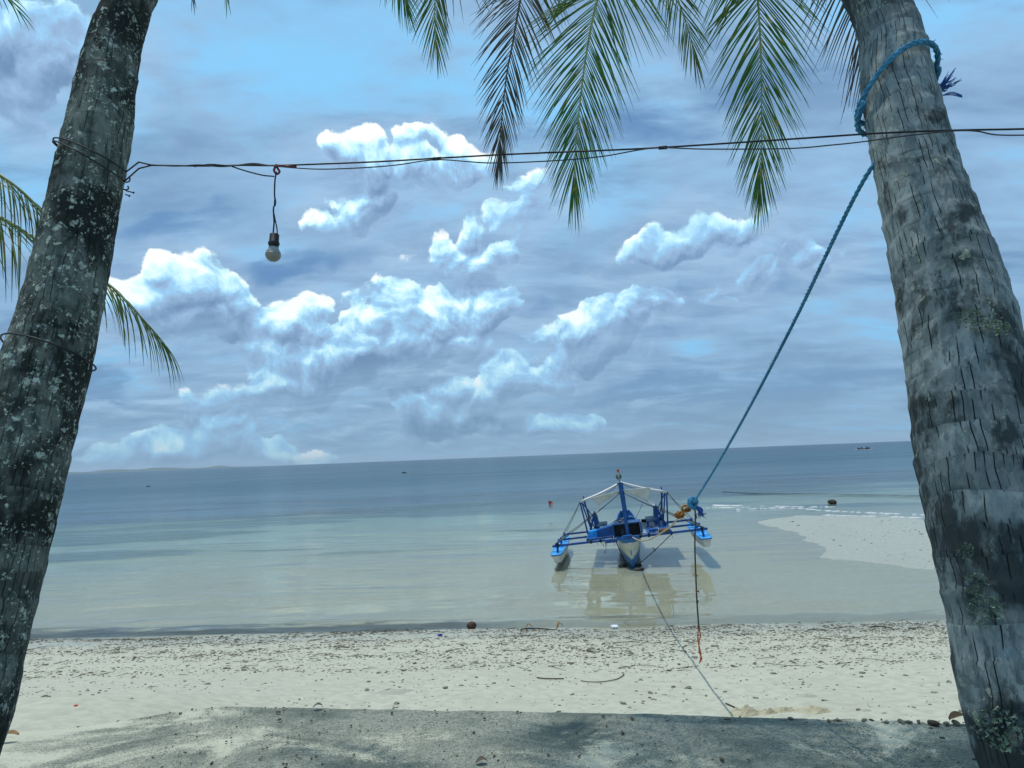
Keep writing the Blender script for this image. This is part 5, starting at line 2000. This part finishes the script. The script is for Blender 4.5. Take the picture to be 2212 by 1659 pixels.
# rough stones set along the rim of the walk
stp = []
for i in range(5):
    m_ = MB()
    m_.lump((0, 0, 0), 1.0, i * 2.3 + 9, .55, 2, (1.6, .9, .7))
    me_ = m_.mesh('rim_stone')
    me_.materials.append(M['darkstone'] if i == 4 else M['coral'])
    stp.append(me_)
for i, (px_, w_) in enumerate(((1712, 16), (1790, 12), (1812, 14), (1868, 20), (1885, 12), (1912, 16), (1945, 20), (1962, 12), (1985, 15), (2012, 24), (2040, 18), (2062, 20))):
    p = on_z(px_, 1556 + (px_ - 1700) * .012, TER_Z)
    s_ = w_ / F_PX * 4.3 * (.32 + .2 * ((i * 7) % 5) / 5)
    o = bpy.data.objects.new('rim_stone', stp[i % 5])
    COL.objects.link(o)
    o.location = (p.x, ter_edge(p.x) - .015 - .03 * ((i * 3) % 4) / 4, TER_Z + s_ * .02)
    o.rotation_euler = (0, 0, i * 1.3)
    o.scale = (s_ * .8, s_ * .8, s_ * .8)
    tag(o, 'rough little stone set in the rim of the concrete walk', 'stone', 'stones along the rim of the walk')

# heaps of dug sand
for i, (px_, py_, hw, hh, lab) in enumerate(((1610, 1530, 32, 17, 'ragged heap of damp dug sand at the end of the rope shadow'), (1660, 1533, 18, 11, 'small rounded heap of dug sand between two larger heaps'),
                                             (1692, 1529, 22, 11, 'lumpy heap of dug sand, second from the pale palm'), (1755, 1529, 36, 12, 'long heap of dug sand nearest to the pale palm'),
                                             (1742, 1500, 22, 7, 'low pale sand heap farther down the beach'), (1868, 1533, 16, 5, 'flat scuffed sand heap close to the pale palm trunk'),
                                             (850, 1492, 40, 6, 'low footprint mound in the middle of the beach'))):
    lo, hi = 3.0, 14.0
    d = ray(px_, py_ + hh * .6)
    t = 4.0
    while t < 14 and (CAM_P + d * t).z > gz((CAM_P + d * t).x, (CAM_P + d * t).y + .0) or (CAM_P + d * t).y < ter_edge((CAM_P + d * t).x) + .1:
        t += .02
        if t > 14:
            break
    p = CAM_P + d * t
    u_ = depth_fwd(p) / F_PX
    mb = MB()
    nx_, ny_ = 44, 22
    rx_, ry_, hz_ = hw * u_ * 1.2, hw * u_ * .8, hh * 1.15 * u_
    vs_, fs = [], []
    for a in range(ny_ + 1):
        for b in range(nx_ + 1):
            x_, y_ = (b / nx_ * 2 - 1), (a / ny_ * 2 - 1)
            rr_ = math.sqrt(x_ * x_ + y_ * y_)
            e = min(1, max(0, 1 - rr_) * 1.6) ** .8
            nz_ = mnoise.noise(Vector((x_ * 2.2 + i * 5, y_ * 1.6, i))) * .5 + mnoise.noise(Vector((x_ * 5 + i * 5, y_ * 3.5, i))) * .28 + abs(mnoise.noise(Vector((x_ * 9, y_ * 7, i * 3)))) * .22
            z_ = hz_ * max(-.15, e * (.55 + nz_)) if rr_ < 1 else -.02
            wx, wy = p.x + x_ * rx_, p.y + y_ * ry_
            vs_.append((wx - p.x, wy - p.y, z_ + gz(wx, wy) - p.z - .006))
    for a in range(ny_):
        for b in range(nx_):
            q_ = a * (nx_ + 1) + b
            fs.append((q_, q_ + 1, q_ + nx_ + 2, q_ + nx_ + 1))
    mb.add(vs_, fs, 0, False)
    tag(mb.build('sand_heap', M['dugsand'] if i < 4 else M['sand'], None, p), lab, 'sand heap', 'sand heaps on the beach')


def beach_at(px_, py_):
    d = ray(px_, py_)
    t = 3.0
    while t < 16:
        q_ = CAM_P + d * t
        if q_.z < gz(q_.x, q_.y):
            return q_
        t += .02
    return q_


# twigs and leaves
for i, (pts, r_, lab) in enumerate(((((1255, 1473), (1275, 1475), (1300, 1475), (1330, 1470), (1345, 1462), (1348, 1456)), .005, 'curved grey twig lying on the sand in front of the boat'),
                                    (((1568, 1522), (1580, 1527), (1592, 1533), (1600, 1536)), .007, 'short bent stick beside the ragged sand heap'),
                                    (((1160, 1466), (1180, 1468), (1218, 1468)), .007, 'flat broken twig lying left of the curved twig'))):
    mb = MB()
    P_ = []
    for a, b in pts:
        q_ = beach_at(a, b)
        P_.append(Vector((q_.x, q_.y, gz(q_.x, q_.y) + .01)))
    mb.tube(spline(P_, 5), r_, 6)
    tag(mb.build('twig', M['twig'], None), lab, 'twig', 'twigs on the beach')


def leaf_obj(px_, py_, L_, w_, mt_, lab, lift=.02, rot=0.0, name='dry_leaf'):
    q_ = beach_at(px_, py_)
    mb_ = MB()
    vs2, fs2 = [], []
    for i in range(7):
        t = i / 6
        ww = w_ * math.sin(math.pi * min(1, t * .92 + .06)) ** .8
        zz = lift * math.sin(math.pi * t) + lift * .6 * t
        vs2 += [(L_ * (t - .5), -ww, zz + .25 * w_), (L_ * (t - .5), 0, zz), (L_ * (t - .5), ww, zz + .35 * w_)]
    for i in range(6):
        a = i * 3
        fs2 += [(a, a + 1, a + 4, a + 3), (a + 1, a + 2, a + 5, a + 4)]
    mb_.add(vs2, fs2, 0, True)
    o_ = mb_.build(name, mt_, None, (q_.x, q_.y, gz(q_.x, q_.y) + .006))
    o_.rotation_euler = (0, 0, rot)
    return tag(o_, lab, 'leaf', 'dry leaves on the beach')


leaf_obj(1209, 1363, .11, .05, M['dryleaf'], 'curled brown leaf standing up at the waterline', .09, .3)
leaf_obj(1142, 1361, .12, .04, M['dryleaf'], 'brown leaf with raised tip at the waterline left of the curled one', .06, .1)
leaf_obj(18, 1598, .12, .03, M['dryleaf'], 'yellow-brown leaf beside the foot of the mossy trunk', .02, .1)
leaf_obj(1040, 1654, .06, .022, M['twig'], 'dark curled leaf on the concrete walk at the bottom edge', .015, .2)
leaf_obj(686, 1531, .06, .02, M['twig'], 'dark leaf at the rim of the walk nearest the mossy trunk', .015, .1)
leaf_obj(855, 1529, .06, .02, M['coral'], 'grey leaf at the rim of the walk next to the dark leaf', .015, .0)
leaf_obj(2070, 1558, .10, .035, M['dryleaf'], 'orange-brown leaf at the foot of the pale palm trunk', .02, .0)
for px_, py_, r_, mt_, lab, nm in ((951, 1374, .035, M['plastic_blue'], 'tiny blue plastic scrap in the dark band by the waterline', 'plastic_scrap'),
                                   (1328, 1358, .06, M['plastic_white'], 'crumpled white plastic scrap at the waterline', 'plastic_scrap'),
                                   (164, 1526, .011, M['red'], 'tiny red scrap on the sand near the mossy trunk', 'plastic_scrap')):
    q_ = beach_at(px_, py_)
    mb = MB()
    mb.lump((0, 0, r_ * .4), r_, px_, .5, 2, (1.2, 1, .6))
    tag(mb.build(nm, mt_, None, (q_.x, q_.y, gz(q_.x, q_.y))), lab, 'litter', 'litter on the beach')
# driftwood along the waterline
for i, (a, b, c_, d) in enumerate(((1125, 1361, 1200, 1362), (1880, 1357, 1925, 1358))):
    p, q_ = beach_at(a, b), beach_at(c_, d)
    mb = MB()
    P_ = [Vector((p.lerp(q_, t).x, p.lerp(q_, t).y + .02 * math.sin(t * 5), gz(p.lerp(q_, t).x, p.lerp(q_, t).y) + .015 + .01 * math.sin(t * 3.1))) for t in (0, .25, .5, .75, 1)]
    mb.tube(P_, [.010, .012, .010, .010, .006], 7)
    tag(mb.build('driftwood', M['twig']), ('thin dark driftwood stick at the waterline below the curled leaf', 'dark driftwood piece on rubble left of the pale trunk')[i], 'driftwood', 'driftwood on the beach')

# fine grit on the drifted sand of the walk
mb = MB()
rs = random.Random(404)
for i in range(2600):
    x_ = rs.uniform(-3.4, 2.6)
    y_ = ter_edge(x_) - 3.2 * rs.random() ** 1.3 - .02
    if y_ < 2.2 or (x_ > -1.2 and rs.random() < .45):
        continue
    v_, f_ = frag(rs, min(.012, .0035 * math.exp(rs.gauss(0, .5))), .5)
    mb.add([(x_ + a, y_ + b, TER_Z + .010 + c2 - (.16 * float(sstep(-1.9, -3.4, np.array(x_))) * float(sstep(.8, .995, np.array(1 - (ter_edge(x_) - y_) / 12))))) for a, b, c2 in v_], f_)
tag(mb.build('grit', M['weed']), 'dark grit strewn over the concrete walk', None, None, 'stuff')

# sea air: thin even haze over everything
mt, k = material('sea_air')
pv = k.new('ShaderNodeVolumePrincipled')
pv.inputs['Color'].default_value = (0.80, 0.90, 1.0, 1)
pv.inputs['Density'].default_value = 3.2e-5
pv.inputs['Anisotropy'].default_value = 0.0
vo = k.new('ShaderNodeOutputMaterial')
k.t.links.new(pv.outputs[0], vo.inputs['Volume'])
mb = MB()
X0, X1, Y0, Y1, Z0, Z1 = -27000, 27000, -300, 27500, -14.0, 160.0
mb.add([(X0, Y0, Z0), (X1, Y0, Z0), (X1, Y1, Z0), (X0, Y1, Z0), (X0, Y0, Z1), (X1, Y0, Z1), (X1, Y1, Z1), (X0, Y1, Z1)],
       [(0, 3, 2, 1), (4, 5, 6, 7), (0, 1, 5, 4), (1, 2, 6, 5), (2, 3, 7, 6), (3, 0, 4, 7)])
tag(mb.build('haze', mt), 'thin pale sea air over the whole bay', None, None, 'stuff')
